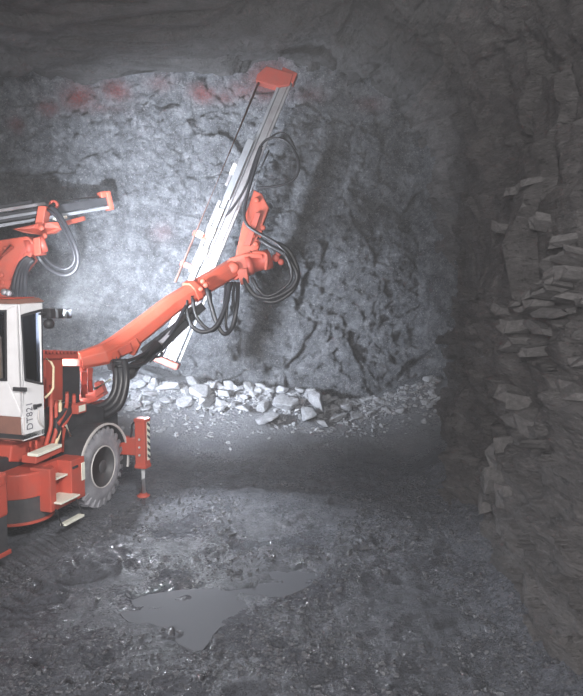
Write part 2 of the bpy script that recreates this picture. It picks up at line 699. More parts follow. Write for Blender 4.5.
def shell(s, Y):
    """s 0..1 from foot of right wall over the roof to foot of left wall, base surface"""
    XR = right_x(Y)
    cx, a = (XR + XL) / 2, (XR - XL) / 2
    # s in [0,.25] right wall, [.25,.75] arch, [.75,1] left wall
    th = np.clip((s - .25) / .5, 0, 1) * np.pi
    c, sn = np.cos(th), np.sin(th)
    e = 2 / 5.0
    X = cx + a * np.sign(c) * np.abs(c) ** e
    Z = ZS + (ZTOP - ZS) * np.abs(sn) ** e
    lo = s < .25
    hi = s > .75
    Z = np.where(lo, -.6 + (ZS + .6) * s / .25, Z)
    Z = np.where(hi, -.6 + (ZS + .6) * (1 - s) / .25, Z)
    # feet lean in a little
    X = X - np.where(lo, .30 * (1 - s / .25) ** 2, 0)
    nx = np.where(lo, -1, np.where(hi, 1, -c))
    nz = np.where(lo | hi, 0.0, -sn)
    return X, Z, nx, nz


def shell_disp(X, Y, Z, s):
    d = .30 * fbm(X * .35, Y * .35, Z * .35, 3, 51)
    arc = s * 22
    side = np.where((s < .33) | (s > .67), 1.0, 0.0)
    v1, e1 = facets(Y * .55 + .3 * fbm(X, Y, Z, 2, 55), arc * 1.2 + .15 * Y + .2 * fbm(X, Y, Z, 2, 56), .85, 61, .9)
    v2, e2 = facets(Y * .5 + .1 * fbm(X * 3, Y * 3, Z * 3, 2, 58), arc * 1.5 + .2 * Y, .30, 71, 1.0)
    d = d + (.24 - .05 * side) * v1 + (.08 - .045 * side) * v2 + .055 * fbm(X * 2.6, Y * 2.2, Z * 3.4, 5, 81, .58)
    d = d - (.05 - .03 * side) * sstep(.06, 0, e1)
    # bedding ledges on the side walls
    ph = Z * 1.7 - Y * .18 + .5 * fbm(X * .6, Y * .6, Z * .6, 3, 91)
    saw = ph - np.floor(ph)
    d = d + .14 * (saw - .5) * np.where((s < .33) | (s > .67), 1, .2)
    return d


def strip(name, s0, s1, ns, y0, y1, ny, m, label):
    ss = np.linspace(s0, s1, ns)
    yy = np.concatenate([np.linspace(-9, y0, 40)[:-1], np.linspace(y0, y1, ny)])
    S, Y = np.meshgrid(ss, yy, indexing='ij')
    X, Z, nx, nz = shell(S, Y)
    d = shell_disp(X, Y, Z, S)
    # brow: the roof hangs lower in a hollow-edged band before the face
    P = np.stack([X + nx * d, Y, Z + nz * d], -1)
    o = grid_mesh(name, P, m)
    tag(o, label)
    return o


wall_right = strip('wall_right', 0, .36, 330, 3.0, 16.2, 470, M['wall'], 'grey brown layered rock side wall of the drift')
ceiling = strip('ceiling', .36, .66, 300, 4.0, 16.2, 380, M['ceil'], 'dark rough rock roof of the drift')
wall_left = strip('wall_left', .66, 1, 150, 4.0, 16.2, 180, M['wall'], 'dark rock side wall hidden beyond the machine')

fx = np.arange(-9.2, 4.6, .03)
fz = np.arange(-.4, 8.9, .03)
GX, GZ = np.meshgrid(fx, fz, indexing='ij')
zz = np.zeros_like(GX)


def face_disp(X, Z):
    zz = np.zeros_like(X)
    wx, wz = .25 * fbm(X * .9, Z * .9, zz, 3, 101), .25 * fbm(X * .9, Z * .9, zz, 3, 102)
    v1, e1 = facets(X + wx, Z + wz, 1.15, 111, .8)
    v2, e2 = facets(X * 1.0 + wx * .6, Z * 1.2 + wz * .6, .38, 121, .9)
    v3, e3 = facets(X + wx * .3, Z * 1.1 + wz * .3, .13, 131, .9)
    d = .26 * fbm(X * .33, Z * .33, zz, 3, 141) + .13 * v1 + .10 * v2 + .06 * v3 + .045 * fbm(X * 4, Z * 4, zz, 4, 151)
    d = d - .06 * sstep(.05, 0, e1) - .03 * sstep(.05, 0, e2)
    return d


FY = FACE_Y - face_disp(GX, GZ) - .9 * sstep(7.0, 8.4, GZ) - .45 * sstep(1.6, 0.2, GZ) - .9 * sstep(2.7, 3.6, GX)
wall_front = grid_mesh('wall_front', np.stack([GX, FY, GZ], -1), M['face'])
tag(wall_front, 'blue grey blasted rock face lit at the end of the drift')

# ------------------------------------------------------------------ rocks
rng = random.Random(7)


def rock_mesh(name, seed, flat=.7, m=None, n=16, bev=.06):
    r = random.Random(seed)
    bm = bmesh.new()
    for _ in range(n):
        d = Vector((r.gauss(0, 1), r.gauss(0, 1), r.gauss(0, 1))).normalized() * r.uniform(.85, 1.1)
        bm.verts.new((d.x, d.y * r.uniform(.75, 1), d.z * flat))
    res = bmesh.ops.convex_hull(bm, input=bm.verts)
    bmesh.ops.delete(bm, geom=[g for g in res['geom_interior'] if isinstance(g, bmesh.types.BMVert)], context='VERTS')
    bmesh.ops.dissolve_limit(bm, angle_limit=math.radians(14), verts=bm.verts, edges=bm.edges)
    if bev:
        bmesh.ops.bevel(bm, geom=list(bm.edges), offset=bev, segments=1, affect='EDGES', clamp_overlap=True)
    bmesh.ops.triangulate(bm, faces=bm.faces)
    me = bpy.data.meshes.new(name)
    bm.to_mesh(me)
    bm.free()
    me.materials.append(m)
    return me


rub_meshes = [rock_mesh('rock', 100 + k, rng.uniform(.7, 1.0), M['rubble']) for k in range(10)]


def slab_mesh(seed):
    r = random.Random(seed)
    bm = bmesh.new()
    bmesh.ops.create_cube(bm, size=2)
    bmesh.ops.subdivide_edges(bm, edges=[e for e in bm.edges if abs(e.verts[0].co.y - e.verts[1].co.y) > 1], cuts=2)
    for v in bm.verts:
        v.co += Vector((r.uniform(-.35, .35), r.uniform(-.25, .25), r.uniform(-.38, .38)))
        v.co.z *= 1 - .35 * abs(v.co.y)
    bmesh.ops.triangulate(bm, faces=bm.faces)
    me = bpy.data.meshes.new('rock_slab')
    bm.to_mesh(me)
    bm.free()
    me.materials.append(M['slab'])
    return me


slab_meshes = [slab_mesh(300 + k) for k in range(12)]
stone_meshes = [rock_mesh('stone', 400 + k, rng.uniform(.5, .8), M['stone'], 13) for k in range(8)]


def ground_hit(px, py):
    """where the pixel's ray meets the floor surface, never behind the face"""
    d = ray(px, py)
    t = np.arange(4.0, 15.6, .02)
    X, Y, Z = d.x * t, d.y * t, CAM_H + d.z * t
    hit = np.nonzero((Z < floor_h(X, Y)) | (Y > 14.62))[0]
    i = hit[0] if len(hit) else len(t) - 1
    return Vector((X[i], Y[i], float(floor_h(X[i], Y[i]))))


def put_rock(me, name, p, r, label, cat, group=None, tilt=.5, flat=1.0, sink=.25, rz=None, rg=rng):
    o = link(bpy.data.objects.new(name, me))
    o.location = p + Vector((0, 0, r * .6 * (1 - sink)))
    o.rotation_euler = (rg.uniform(-tilt, tilt), rg.uniform(-tilt, tilt), rg.uniform(0, 6.28) if rz is None else rz)
    o.scale = (r * rg.uniform(.85, 1.3), r * rg.uniform(.7, 1.0), r * flat * rg.uniform(.8, 1.1))
    tag(o, label, cat, group)
    return o


# big single blocks: (px, py, half width px, label)
big = [(286, 405, 17, 'largest pale angular block in the rubble, foot of the face', .8),
       (318, 404, 15, 'pale squarish block in the rubble right of the largest block', 1.0),
       (262, 407, 10, 'pale triangular block in the rubble just left of the largest block', 1.0),
       (243, 410, 12, 'flat pale slab lying at the lower edge of the rubble', .45),
       (310, 417, 14, 'pale wedge block lowest in the rubble, below the squarish block', .8),
       (270, 421, 19, 'wide flat dusty slab half sunk in the floor before the rubble', .35),
       (311, 378, 7, 'small pale block perched highest on the right end of the rubble', 1.0),
       (247, 386, 9, 'pale block in the upper middle of the rubble heap', .9),
       (170, 388, 15, 'long bright slab in the rubble beneath the foot of the feed', .5),
       (200, 393, 15, 'bright slab in the rubble right of the feed foot', .55),
       (206, 403, 13, 'bright rounded block below the bright slab in the rubble', .7),
       (322, 424, 7, 'small pale block lying on the floor before the right end of the rubble', .8)]
bigp = []
for px, py, hw, lab, fl in big:
    p = ground_hit(px, py + hw * .35)
    r = hw / F_PX * p.y
    put_rock(rub_meshes[len(bigp) % 10], 'rock', p, r, lab, 'rock', 'broken rock at the foot of the face', .25, fl, .2)
    bigp.append((px, py, hw))
MID = [(138, 386, 9), (152, 396, 10), (184, 404, 11), (224, 396, 10), (232, 406, 8), (148, 405, 8), (334, 396, 9), (346, 409, 8), (300, 391, 8), (281, 388, 7), (356, 418, 8), (215, 386, 8), (192, 383, 9), (126, 398, 8), (166, 403, 9), (340, 383, 6), (372, 414, 7)]


def rub_label(px, hw):
    size = 'small chip of grey rock' if hw < 4 else ('fist-like grey broken rock' if hw < 6 else 'larger grey broken rock')
    where = ('beside the hoses left of the feed foot' if px < 155 else 'below the foot of the feed' if px < 215 else 'left of the largest block' if px < 270 else
             'around the largest and squarish blocks' if px < 335 else 'at the sparse right end of the heap')
    return size + ' in the rubble ' + where


cnt = 0
rg = random.Random(23)
for px, py, hw in MID:
    p = ground_hit(px, py + hw * .3)
    put_rock(rub_meshes[rg.randrange(10)], 'rock', p, hw / F_PX * p.y, rub_label(px, hw), 'rock', 'broken rock at the foot of the face', .3, rg.uniform(.5, .8), .2, rg=rg)
    bigp.append((px, py, hw))
while cnt < 175:
    px = rg.uniform(108, 440)
    lo = 377 + 6 * math.sin(px * .05)
    hi = 413 if px < 330 else 424
    py = rg.uniform(lo, hi)
    if any(abs(px - a) < h * .9 and abs(py - b) < h * .6 for a, b, h in bigp):
        continue
    hw = rg.choice([3, 3.5, 4, 5, 6, 7, 9]) * (1.0 if px < 340 else .8)
    if px > 340 and rg.random() < .62:
        continue
    p = ground_hit(px, py)
    put_rock(rub_meshes[rg.randrange(10)], 'rock', p, hw / F_PX * p.y, rub_label(px, hw), 'rock', 'broken rock at the foot of the face', .6, rg.uniform(.5, .9), .3, rg=rg)
    cnt += 1

# rubble grit between the blocks, and gravel over the near floor: beyond counting


def pebble_field(name, pts, m, label, cat, sd):
    r = random.Random(sd)
    base = []
    for k in range(6):
        bm = bmesh.new()
        for _ in range(9):
            d = Vector((r.gauss(0, 1), r.gauss(0, 1), r.gauss(0, 1))).normalized()
            bm.verts.new((d.x, d.y * .85, d.z * .6))
        res = bmesh.ops.convex_hull(bm, input=bm.verts)
        bmesh.ops.delete(bm, geom=[g for g in res['geom_interior'] if isinstance(g, bmesh.types.BMVert)], context='VERTS')
        bm.verts.index_update()
        base.append((np.array([v.co[:] for v in bm.verts]), [[v.index for v in f.verts] for f in bm.faces]))
        bm.free()
    V, F, n = [], [], 0
    for (x, y, z, s) in pts:
        bv, bf = base[r.randrange(6)]
        a = r.uniform(0, 6.28)
        ca, sa = math.cos(a), math.sin(a)
        q = bv * s
        w = np.stack([q[:, 0] * ca - q[:, 1] * sa + x, q[:, 0] * sa + q[:, 1] * ca + y, q[:, 2] + z], -1)
        V.append(w)
        F += [[i + n for i in f] for f in bf]
        n += len(bv)
    me = bpy.data.meshes.new(name)
    me.from_pydata(np.concatenate(V).tolist(), [], F)
    me.materials.append(m)
    o = link(bpy.data.objects.new(name, me))
    tag(o, label, cat, None, 'stuff')
    return o


nr = np.random.RandomState(3)
n = 2600
x = nr.uniform(-6.5, 3.0, n)
y = 14.6 - np.abs(nr.normal(0, .42, n))
s = .022 + .07 * nr.rand(n) ** 3
pebble_field('rubble_grit', list(zip(x, y, floor_h(x, y) + s * .2, s)), M['rubble'], 'pale grit and small chips between the rubble blocks', 'grit', 1)
n = 17000
x = nr.uniform(-4.2, 2.4, n)
y = 4.6 + 6.5 * nr.rand(n) ** 1.3
dens = fbm(x * .9, y * .9, x * 0, 3, 200) + .25 * sstep(8, 5, y)
keep = (dens > -.05) & (poly_dist(x, y, PUD) > .05)
rx, ry = x - V0.x, y - V0.y
uu, vv = rx * FW.x + ry * FW.y, rx * RT.x + ry * RT.y
keep &= ~((vv < .3) & (uu > -2.6))
x, y = x[keep], y[keep]
s = .009 + .034 * nr.rand(len(x)) ** 4
pebble_field('gravel', list(zip(x, y, floor_h(x, y) + s * .15, s)), M['stone'], 'fine wet gravel scattered over the near muddy floor', 'gravel', 2)

# countable stones on the near floor
stones = [(171, 632, 7), (180, 633, 5), (163, 631, 4), (219, 637, 6), (232, 535, 6), (228, 528, 4), (252, 583, 4), (300, 612, 5), (318, 601, 4), (286, 634, 6), (340, 590, 5), (385, 572, 7), (404, 655, 6), (120, 560, 5), (98, 600, 5), (60, 575, 4),
          (305, 655, 5), (330, 668, 7), (240, 668, 5), (200, 680, 6), (90, 655, 5), (35, 640, 4), (140, 540, 4), (365, 548, 6), (350, 552, 5), (392, 548, 5), (270, 650, 4), (360, 640, 5), (420, 600, 5), (415, 538, 6)]
for i, (px, py, hw) in enumerate(stones):
    p = ground_hit(px, py + 2)
    lab = 'small dark wet stone lying on the muddy drift floor'
    if i == 0:
        lab = 'largest of the dark wet stones at the near edge of the puddle'
    elif i == 4:
        lab = 'dark stone standing alone on the floor between jack foot and puddle'
    elif i == 12:
        lab = 'wet glinting stone nearest the camera at the lower right'
    put_rock(stone_meshes[i % 8], 'stone', p, hw / F_PX * p.y, lab, 'stone', 'stones on the muddy floor', .4, .8, .35)

# puddle
pud = MB()
cx = sum((p.x for p in PUD)) / len(PUD)
cy = sum((p.y for p in PUD)) / len(PUD)
ring = [(cx + (p.x - cx) * 1.12, cy + (p.y - cy) * 1.18) for p in catmull(PUD + [PUD[0]], 3)[:-1]]
pud.prism([(a, b, PUD_Z - .05) for a, b in ring], (0, 0, .035))
po = pud.build('puddle', M['water'])
tag(po, 'shallow grey muddy puddle lying in the drift floor', 'puddle')


# ------------------------------------------------------------------ slabs of the right wall
def wall_hit(px, py):
    d = ray(px, py)
    t = 4.0
    while t < 16:
        q = CAMP + d * t
        X = float(right_x(np.array(q.y)))
        if q.x > X - .12:
            return q
        t += .03
    return q


# (px, py, half length px, half thickness px, image angle in degrees)
slabs = [(508, 303, 7, 3.2, 12), (519, 295, 10, 3.5, 24), (531, 286, 9, 3.5, 30), (543, 275, 10, 3.5, 30), (522, 307, 10, 3.0, 22), (536, 293, 11, 3.2, 22), (546, 282, 6, 3, 30), (556, 275, 7, 3.5, 35),
         (540, 266, 8, 3, 35), (556, 258, 12, 3, 25), (553, 300, 14, 3, 10), (545, 311, 18, 3.5, 8), (576, 305, 10, 3, 8), (492, 312, 6, 4, 0), (500, 326, 5, 6, 10), (530, 331, 16, 4, -4), (560, 327, 20, 4, -5),
         (503, 345, 9, 4, 30), (520, 350, 6, 5, 0), (572, 364, 14, 4, 8), (565, 390, 22, 6, -6), (500, 398, 12, 8, -10), (515, 420, 16, 9, 0), (490, 455, 12, 9, 60), (484, 480, 16, 12, 50), (478, 500, 14, 9, 20), (497, 492, 10, 9, -30), (498, 523, 16, 10, 0), (480, 530, 9, 8, 20), (516, 205, 6, 3, 20), (505, 190, 7, 4, 0), (530, 225, 9, 4, 20),
         (517, 182, 8, 3.5, 10), (548, 240, 8, 4, 15), (492, 228, 6, 4, 0), ]
rs = random.Random(5)
for i, (px, py, hl, ht, ang) in enumerate(slabs):
    p = wall_hit(px, py)
    k = p.y / F_PX
    o = link(bpy.data.objects.new('rock_slab', slab_meshes[rs.randrange(10)]))
    o.parent = wall_right
    o.location = p + Vector((.20, 0, 0))
    # long axis along the wall: wall runs along Y; a pixel length sees it strongly foreshortened
    L_ = hl * k * 1.6
    o.rotation_euler = (math.radians(ang) * -.75, rs.uniform(-.25, .25), rs.uniform(-.15, .15))
    o.scale = (.16 + .15 * hl * k, L_, max(ht * k * 1.25, .045))

print('setting done')

# ------------------------------------------------------------------ the drilling machine
root = link(bpy.data.objects.new('drill_jumbo', None))
root.location = V0
root.rotation_euler = (0, 0, YAW)
tag(root, 'red tunnel drilling jumbo with white cab and two long drill booms', 'drilling machine')
M_IN = Matrix.LocRotScale(V0, root.rotation_euler, None).inverted()
CL = M_IN @ CAMP                                   # camera point in the machine's own frame


def LR(px, py):
    return M_IN.to_3x3() @ ray(px, py)


def LV(px, py, v):                                 # on a plane parallel to the machine's side
    d = LR(px, py)
    return CL + d * ((v - CL.x) / d.x)


def LU(px, py, u):                                 # on a plane across the machine
    d = LR(px, py)
    return CL + d * ((u - CL.y) / d.y)


def LY(px, py, Y):                                 # at a distance into the drift
    return M_IN @ PY(px, py, Y)


def LZ(px, py, z):
    return M_IN @ PZ(px, py, z)


UP = Vector((0, 0, 1))
VX = Vector((1, 0, 0))
UY = Vector((0, 1, 0))
CX = M_IN.to_3x3() @ Vector((1, 0, 0))             # drift's x and y axes in the machine's frame
CY = M_IN.to_3x3() @ Vector((0, 1, 0))


def hose(pts, r=.032, name='hydraulic_hose', parent=root, m=None, n=6):
    p = [LY(*q) for q in pts]
    return MB().tube(catmull(p, n), r, 8).build(name, m or M['hose'], parent)


def panel_hole(mb, outer, inner, ext):
    """quad ring panel with an opening, thickness ext"""
    for i in range(4):
        j = (i + 1) % 4
        mb.prism([outer[i], outer[j], inner[j], inner[i]], ext)
    return mb


# --- chassis
ch = MB()
ch.box((-1.05, -.55, .78), 1.15, 3.4, .50)
ch.box((-1.05, .55, .95), 1.2, 1.2, .60)
chassis = ch.build('chassis', M['black'], root, .03)
MB().cyl((-2.0, 0, .59), (-.2, 0, .59), .12).build('axle', M['black'], root)


# --- wheels
def make_wheel(v_out, sgn):
    """outer face at v_out, facing sgn along the machine's x axis"""
    c = Vector((v_out, 0, .585))
    ax = VX * sgn
    R, Wd = .545, .38
    t = MB()
    prof = [(-.03, .285), (-.005, .305), (.0, .40), (-.012, .47), (-.05, .53), (-.09, R), (-Wd + .09, R), (-Wd + .05, .53), (-Wd, .43), (-Wd, .33), (-Wd + .02, .285)]
    t.lathe(c, ax, prof, 56, closed=True)
    tyre = t.build('wheel', M['rubber'], root)
    ng = 26
    a0, u0, w0 = frame_from(ax)
    lug = MB()
    for k in range(ng):
        for side in (0, 1):
            th = 2 * math.pi * (k + .5 * side) / ng
            rad = u0 * math.cos(th) + w0 * math.sin(th)
            tan = -u0 * math.sin(th) + w0 * math.cos(th)
            z0 = -.005 if side == 0 else -Wd + .005
            z1 = -Wd * .52 if side == 0 else -Wd * .48
            b = [c + ax * z0 + rad * (R - .075) - tan * .034, c + ax * z0 + rad * (R - .075) + tan * .034, c + ax * z1 + rad * (R - .01) + tan * .09, c + ax * z1 + rad * (R - .01) + tan * .03]
            tp = [c + ax * (z0 - .03 * (1 if side == 0 else -1)) + rad * (R + .042) - tan * .028, c + ax * (z0 - .03 * (1 if side == 0 else -1)) + rad * (R + .042) + tan * .028,
                  c + ax * z1 + rad * (R + .042) + tan * .085, c + ax * z1 + rad * (R + .042) + tan * .035]
            lug.hexa(b, tp)
    lug.build('tread_lug', M['rubber'], tyre)['kind'] = 'stuff'
    r = MB()
    r.lathe(c, ax, [(-.01, .31), (.0, .30), (.0, .285), (-.05, .268), (-.10, .262), (-.115, .24), (-.115, .0001)], 48)
    rim = r.build('rim', M['grey'], tyre)
    e = MB()
    e.lathe(c, ax, [(-.01, .290), (.008, .292), (.010, .302), (.004, .308), (-.01, .308)], 48, closed=True)
    e.build('rim_flange', M['fender'], tyre)
    h = MB()
    h.lathe(c, ax, [(-.115, .17), (-.07, .17), (-.06, .15), (-.06, .10), (-.01, .095), (.0, .08), (.0, .0001)], 32)
    h.build('hub', M['grey'], tyre)
    for k in range(10):
        th = 2 * math.pi * k / 10
        p = c + ax * -.06 + (u0 * math.cos(th) + w0 * math.sin(th)) * .127
        MB().cyl(p, p + ax * .03, .016, 6).build('wheel_bolt', M['alud'], tyre)
    return tyre


make_wheel(0.0, 1)
make_wheel(-2.15, -1)

# --- fender over the near wheel
WC = Vector((0, 0, .585))
f = MB()
rings = []
for k in range(25):
    th = math.radians(-14 + 196 * k / 24)
    d = UY * math.cos(th) + UP * math.sin(th)
    rings.append([WC + d * .615 + VX * .03, WC + d * .635 + VX * .03, WC + d * .635 - VX * .44, WC + d * .615 - VX * .44])
f.loft(rings)
fender = f.build('fender', M['black'], root)
e = MB()
rings = []
for k in range(33):
    th = math.radians(-14 + 184 * k / 32)
    d = UY * math.cos(th) + UP * math.sin(th)
    rings.append([WC + d * .608 + VX * .045, WC + d * .638 + VX * .045, WC + d * .638 + VX * .02, WC + d * .608 + VX * .02])
e.loft(rings)
e.build('fender_lip', M['fender'], fender)

# --- dark equipment housing behind and above the wheel
hs = MB()
hs.prism([LV(57, 452, -.30), LV(57, 420, -.30), LV(66, 408, -.30), LV(92, 404, -.30), LV(104, 408, -.30), LV(104, 440, -.30), LV(84, 455, -.30)], (-.45, 0, 0))
hs.build('equipment_housing', M['black'], root, .02)
b = MB()
q = LV(79, 408, -.24)
b.box(q, .10, .22, .14)
jb = b.build('junction_box', M['red'], root, .01)
MB().box(q + Vector((.052, 0, 0)), .006, .15, .09).build('plate', M['pale'], jb)
MB().cyl(LV(66, 425, -.22), LV(71, 436, -.18), .018, 10).build('valve_lever', M['pale'], root)
MB().tube([LV(64, 428, -.24), LV(62, 452, -.24)], .03, 10).build('valve_pipe', M['red'], root)

# --- side box with the steps
v_s = .10
sb = MB()
u0, u1 = -1.34, -.60
zt, zb = .90, .34
du = u1 - u0
# frame of the stepped recess: back, front cheek, rear cheek, sill
sb.box((v_s - .26, (u0 + u1) / 2, (zt + zb) / 2), .10, du, zt - zb)
sb.box((v_s - .12, u1 - .15, (zt + zb) / 2), .24, .30, zt - zb)
sb.box((v_s - .12, u0 + .06, (zt + zb) / 2), .24, .12, zt - zb)
sb.box((v_s - .12, u0 + .25, zb + .05), .24, .38, .10)
side_box = sb.build('step_box', M['red'], root, .012)
for (z, dv, w) in ((.72, -.16, .34), (.45, -.05, .40)):
    MB().box((v_s + dv, u0 + .26, z), .22 + .1 * (z < .5), w, .025).build('step_tread', M['pale'], side_box, .004)
MB().box((v_s + .004, u1 - .045, .70), .012, .07, .24).build('reflector', M['pale'], side_box)
MB().box((v_s + .004, u1 - .22, .80), .012, .12, .03).build('latch', M['black'], side_box)
st = MB()
p0, p1 = Vector((v_s + .02, u0 + .06, zb + .03)), Vector((v_s + .02, u0 + .50, zb + .03))
dn = Vector((.09, 0, -.20))
st.tube([p0, p0 + dn, p1 + dn, p1], .014, 8)
step = st.build('hanging_step', M['black'], root)
MB().box((p0 + p1) / 2 + dn, .09, .40, .03).build('step_tread', M['pale'], step, .004)

# --- curved tank guard behind the steps, with dark kick panel
ctr = LV(31, 500, -.28)
cu, cv = ctr.y, ctr.x


def arc_ring(r, a0, a1, n=18):
    return [Vector((cv - .20 + r * math.cos(math.radians(a0 + (a1 - a0) * k / n)), cu + r * math.sin(math.radians(a0 + (a1 - a0) * k / n)), 0)) for k in range(n + 1)]


def arc_slab(mb, r, th, z0, z1, a0, a1):
    o, i = arc_ring(r, a0, a1), arc_ring(r - th, a0, a1)
    rings = [[a + UP * z0, a + UP * z1, b2 + UP * z1, b2 + UP * z0] for a, b2 in zip(o, i)]
    return mb.loft(rings)


RG = .44
g = MB()
arc_slab(g, RG, .06, .55, .86, -95, 42)
guard = g.build('tank_guard', M['red'], root, .01)
arc_slab(MB(), RG - .012, .05, .24, .56, -95, 42).build('kick_panel', M['grey'], guard)
arc_slab(MB(), RG + .012, .07, .215, .25, -95, 42).build('guard_rim', M['red'], guard, .006)
tp = MB()
ring0 = arc_ring(RG - .01, -95, 42) + [Vector((cv - .8, cu + .35, 0)), Vector((cv - .8, cu - .5, 0))]
tp.prism([p + UP * .84 for p in ring0], (0, 0, .03))
tp.build('tank_deck', M['red'], guard)
bk = MB()
bk.prism([p * 1 + UP * .26 for p in (arc_ring(RG - .08, -90, 40) + [Vector((cv - .75, cu + .3, 0)), Vector((cv - .75, cu - .45, 0))])], (0, 0, .56))
bk.build('tank', M['black'], guard)

# --- rear frame corner at the left margin
qa = LV(10, 537, .28)
qr = MB()
uq = qa.y
qr.box((.28 - .75, uq - 1.1, .90), 1.5, 2.2, .50)
rear = qr.build('rear_frame', M['red'], root, .03)
MB().box((.28 - .74, uq - 1.1, .45), 1.46, 2.16, .42).build('kick_panel', M['grey'], rear, .01)
MB().box((.28 - .75, uq - 1.1, .23), 1.52, 2.22, .05).build('guard_rim', M['red'], rear, .01)
MB().cyl((.31, uq - .14, 1.08), (.24, uq - .14, 1.08), .05, 14).build('lashing_eye', M['red'], rear)
MB().box((.28 - .8, uq - 1.5, 1.40), 1.2, 1.3, .55).build('engine_cover', M['red'], rear, .04)

# --- deck between cab and boom mount
dk = MB()
dk.prism([LV(10, 462, -.45), LV(12, 446, -.45), LV(46, 436, -.45), LV(60, 452, -.45), LV(58, 462, -.45)], (-1.3, 0, 0))
deck = dk.build('deck', M['red'], root, .02)
hr = MB()
hr.prism([LV(36, 456, -.10), LV(36, 464, -.10), LV(62, 452, -.10), LV(62, 444, -.10)], (-.22, 0, 0))
hr.build('walkway_bracket', M['red'], root, .01)
MB().prism([LV(38, 457, -.06), LV(38, 454, -.06), LV(62, 444, -.06), LV(62, 447, -.06)], (-.16, 0, .0)).build('walkway_edge', M['pale'], root, .004)
MB().tube([LV(30, 452, -.3), LV(30, 442, -.3), LV(36, 440, -.3), LV(37, 452, -.3)], .018, 8).build('rail', M['red'], root)

# pipes rising beside the cab
for x0, x1, x2, y0, y1, y2, mm in ((51, 51, 45, 385, 425, 448, 'red'), (60, 60, 55, 400, 428, 446, 'cream'), (67, 66, 58, 392, 408, 424, 'red'), (74, 73, 62, 394, 408, 428, 'red'), (56, 56, 50, 400, 430, 450, 'red')):
    MB().tube(catmull([LV(x0, y0, -.36), LV(x0, (y0 + y1) / 2, -.36), LV(x1, y1, -.33), LV((x1 + x2) / 2, (y1 + y2) / 2 + 1, -.32), LV(x2, y2, -.3)], 4), .028, 10).build('deck_pipe', M[mm], root)

# --- cab
v_c = -.25
Ab, Bb = LV(24, 441, v_c), LV(44.5, 435, v_c)
At, Bt = LV(19, 306, v_c), LV(42.5, 301, v_c)
Ab.z = Bb.z = (Ab.z + Bb.z) / 2
zroof = (At.z + Bt.z) / 2
At.z = Bt.z = zroof
CW = 1.35
IN = Vector((-.045, 0, 0))
win = [LV(20.5, 315, v_c), LV(41.5, 309, v_c), LV(42.8, 385, v_c), LV(24.8, 381, v_c)]
winb = win
cab = MB()
panel_hole(cab, [At, Bt, Bb, Ab], [win[0], win[1], win[2], win[3]], IN)
# rear side of the cab, an opening near the left margin
CB, CT = Ab - VX * CW, At - VX * CW


def on_rear(px, py):
    """pixel onto the rear panel plane"""
    n = (At - Ab).cross(VX).normalized()
    d = LR(px, py)
    return CL + d * ((Ab - CL).dot(n) / d.dot(n))


zsk = on_rear(15, 417)
tsk = (zsk.z - Ab.z) / (At.z - Ab.z)
Ask = Ab.lerp(At, tsk)
Csk = CB.lerp(CT, tsk)
w2 = [on_rear(-40, 311), on_rear(6.3, 310), on_rear(7.0, 381), on_rear(-40, 381)]
INr = Vector((0, .045, 0))
panel_hole(cab, [CT, At, Ask, Csk], w2, INr)
DB, DT = Bb - VX * CW, Bt - VX * CW
# far side and front
cab.prism([CT, DT, DB, CB], (.045, 0, 0))
fw = [Bt + Vector((-.08, 0, -.12)), DT + Vector((.08, 0, -.12)), DB + Vector((.08, 0, .75)), Bb + Vector((-.08, 0, .75))]
panel_hole(cab, [Bt, DT, DB, Bb], fw, (0, -.045, 0))
cabo = cab.build('cab', M['white'], root, .012)
fl = MB()
fl.prism([Ab + UP * .02, Bb + UP * .02, DB + UP * .02, CB + UP * .02], (0, 0, .06))
fl.build('cab_floor', M['black'], cabo)
sk = MB()
sk.prism([Ab - VX * .002 - UY * .0, Ask - VX * .002, Csk, CB], (0, .05, 0))
sk.build('cab_skirt', M['brown'], cabo, .008)
# windows: frame and pane


def window(name, q, n, w=.024):
    q = [Vector(p) for p in q]
    c = sum(q, Vector()) / 4
    inn = [p + (c - p).normalized() * w * 1.4 for p in q]
    mb = MB()
    panel_hole(mb, [p + n * .012 for p in q], [p + n * .012 for p in inn], -n * .06)
    fr = mb.build(name, M['black'], cabo)
    MB().prism([p - n * .015 for p in inn], -n * .012).build('window_pane', M['glass'], fr)
    return fr


window('window_frame', win, VX)
nr_ = (At - Ab).cross(VX).normalized()
if nr_.y > 0:
    nr_ = -nr_
window('window_frame', w2, nr_)
window('window_frame', fw, UY)
# inside: seat and console
sc = (Ab + Bb + CB + DB) / 4
MB().box(sc + Vector((.1, -.02, .55)), .5, .34, .14).build('seat', M['tan'], cabo, .03)
MB().box(sc + Vector((.1, -.16, .95)), .46, .10, .75).build('seat_back', M['tan'], cabo, .03)
MB().box(sc + Vector((.36, .08, .60)), .14, .22, .55).build('console', M['black'], cabo, .02)
MB().box(sc + Vector((.30, .12, 1.25)), .30, .04, .22).build('display', M['black'], cabo, .01)
cl_d = bpy.data.lights.new('cab_fill', 'POINT')  # fill light added inside the cab, no fitting behind it
cl_d.energy = 45
cl_d.shadow_soft_size = .08
cl_o = link(bpy.data.objects.new('cab_fill', cl_d))
cl_o.parent = root
cl_o.location = (sc.x, sc.y + .05, zroof - .15)
# roof
rf = MB()
ov = .025
base = [At + Vector((ov, -ov, 0)), Bt + Vector((ov, ov, .015)), DT + Vector((-ov, ov, .015)), CT + Vector((-ov, -ov, 0))]
rf.hexa(base, [p + Vector((-.05 if i < 2 else .05, .06 if i in (0, 3) else -.06, .055)) for i, p in enumerate(base)])
roof = rf.build('cab_roof', M['brown'], cabo, .012)
MB().prism([Vector((b_.x * .82 + sc.x * .18, b_.y * .82 + sc.y * .18, zroof + .058)) for b_ in base], (0, 0, .02)).build('roof_plate', M['red'], roof, .006)
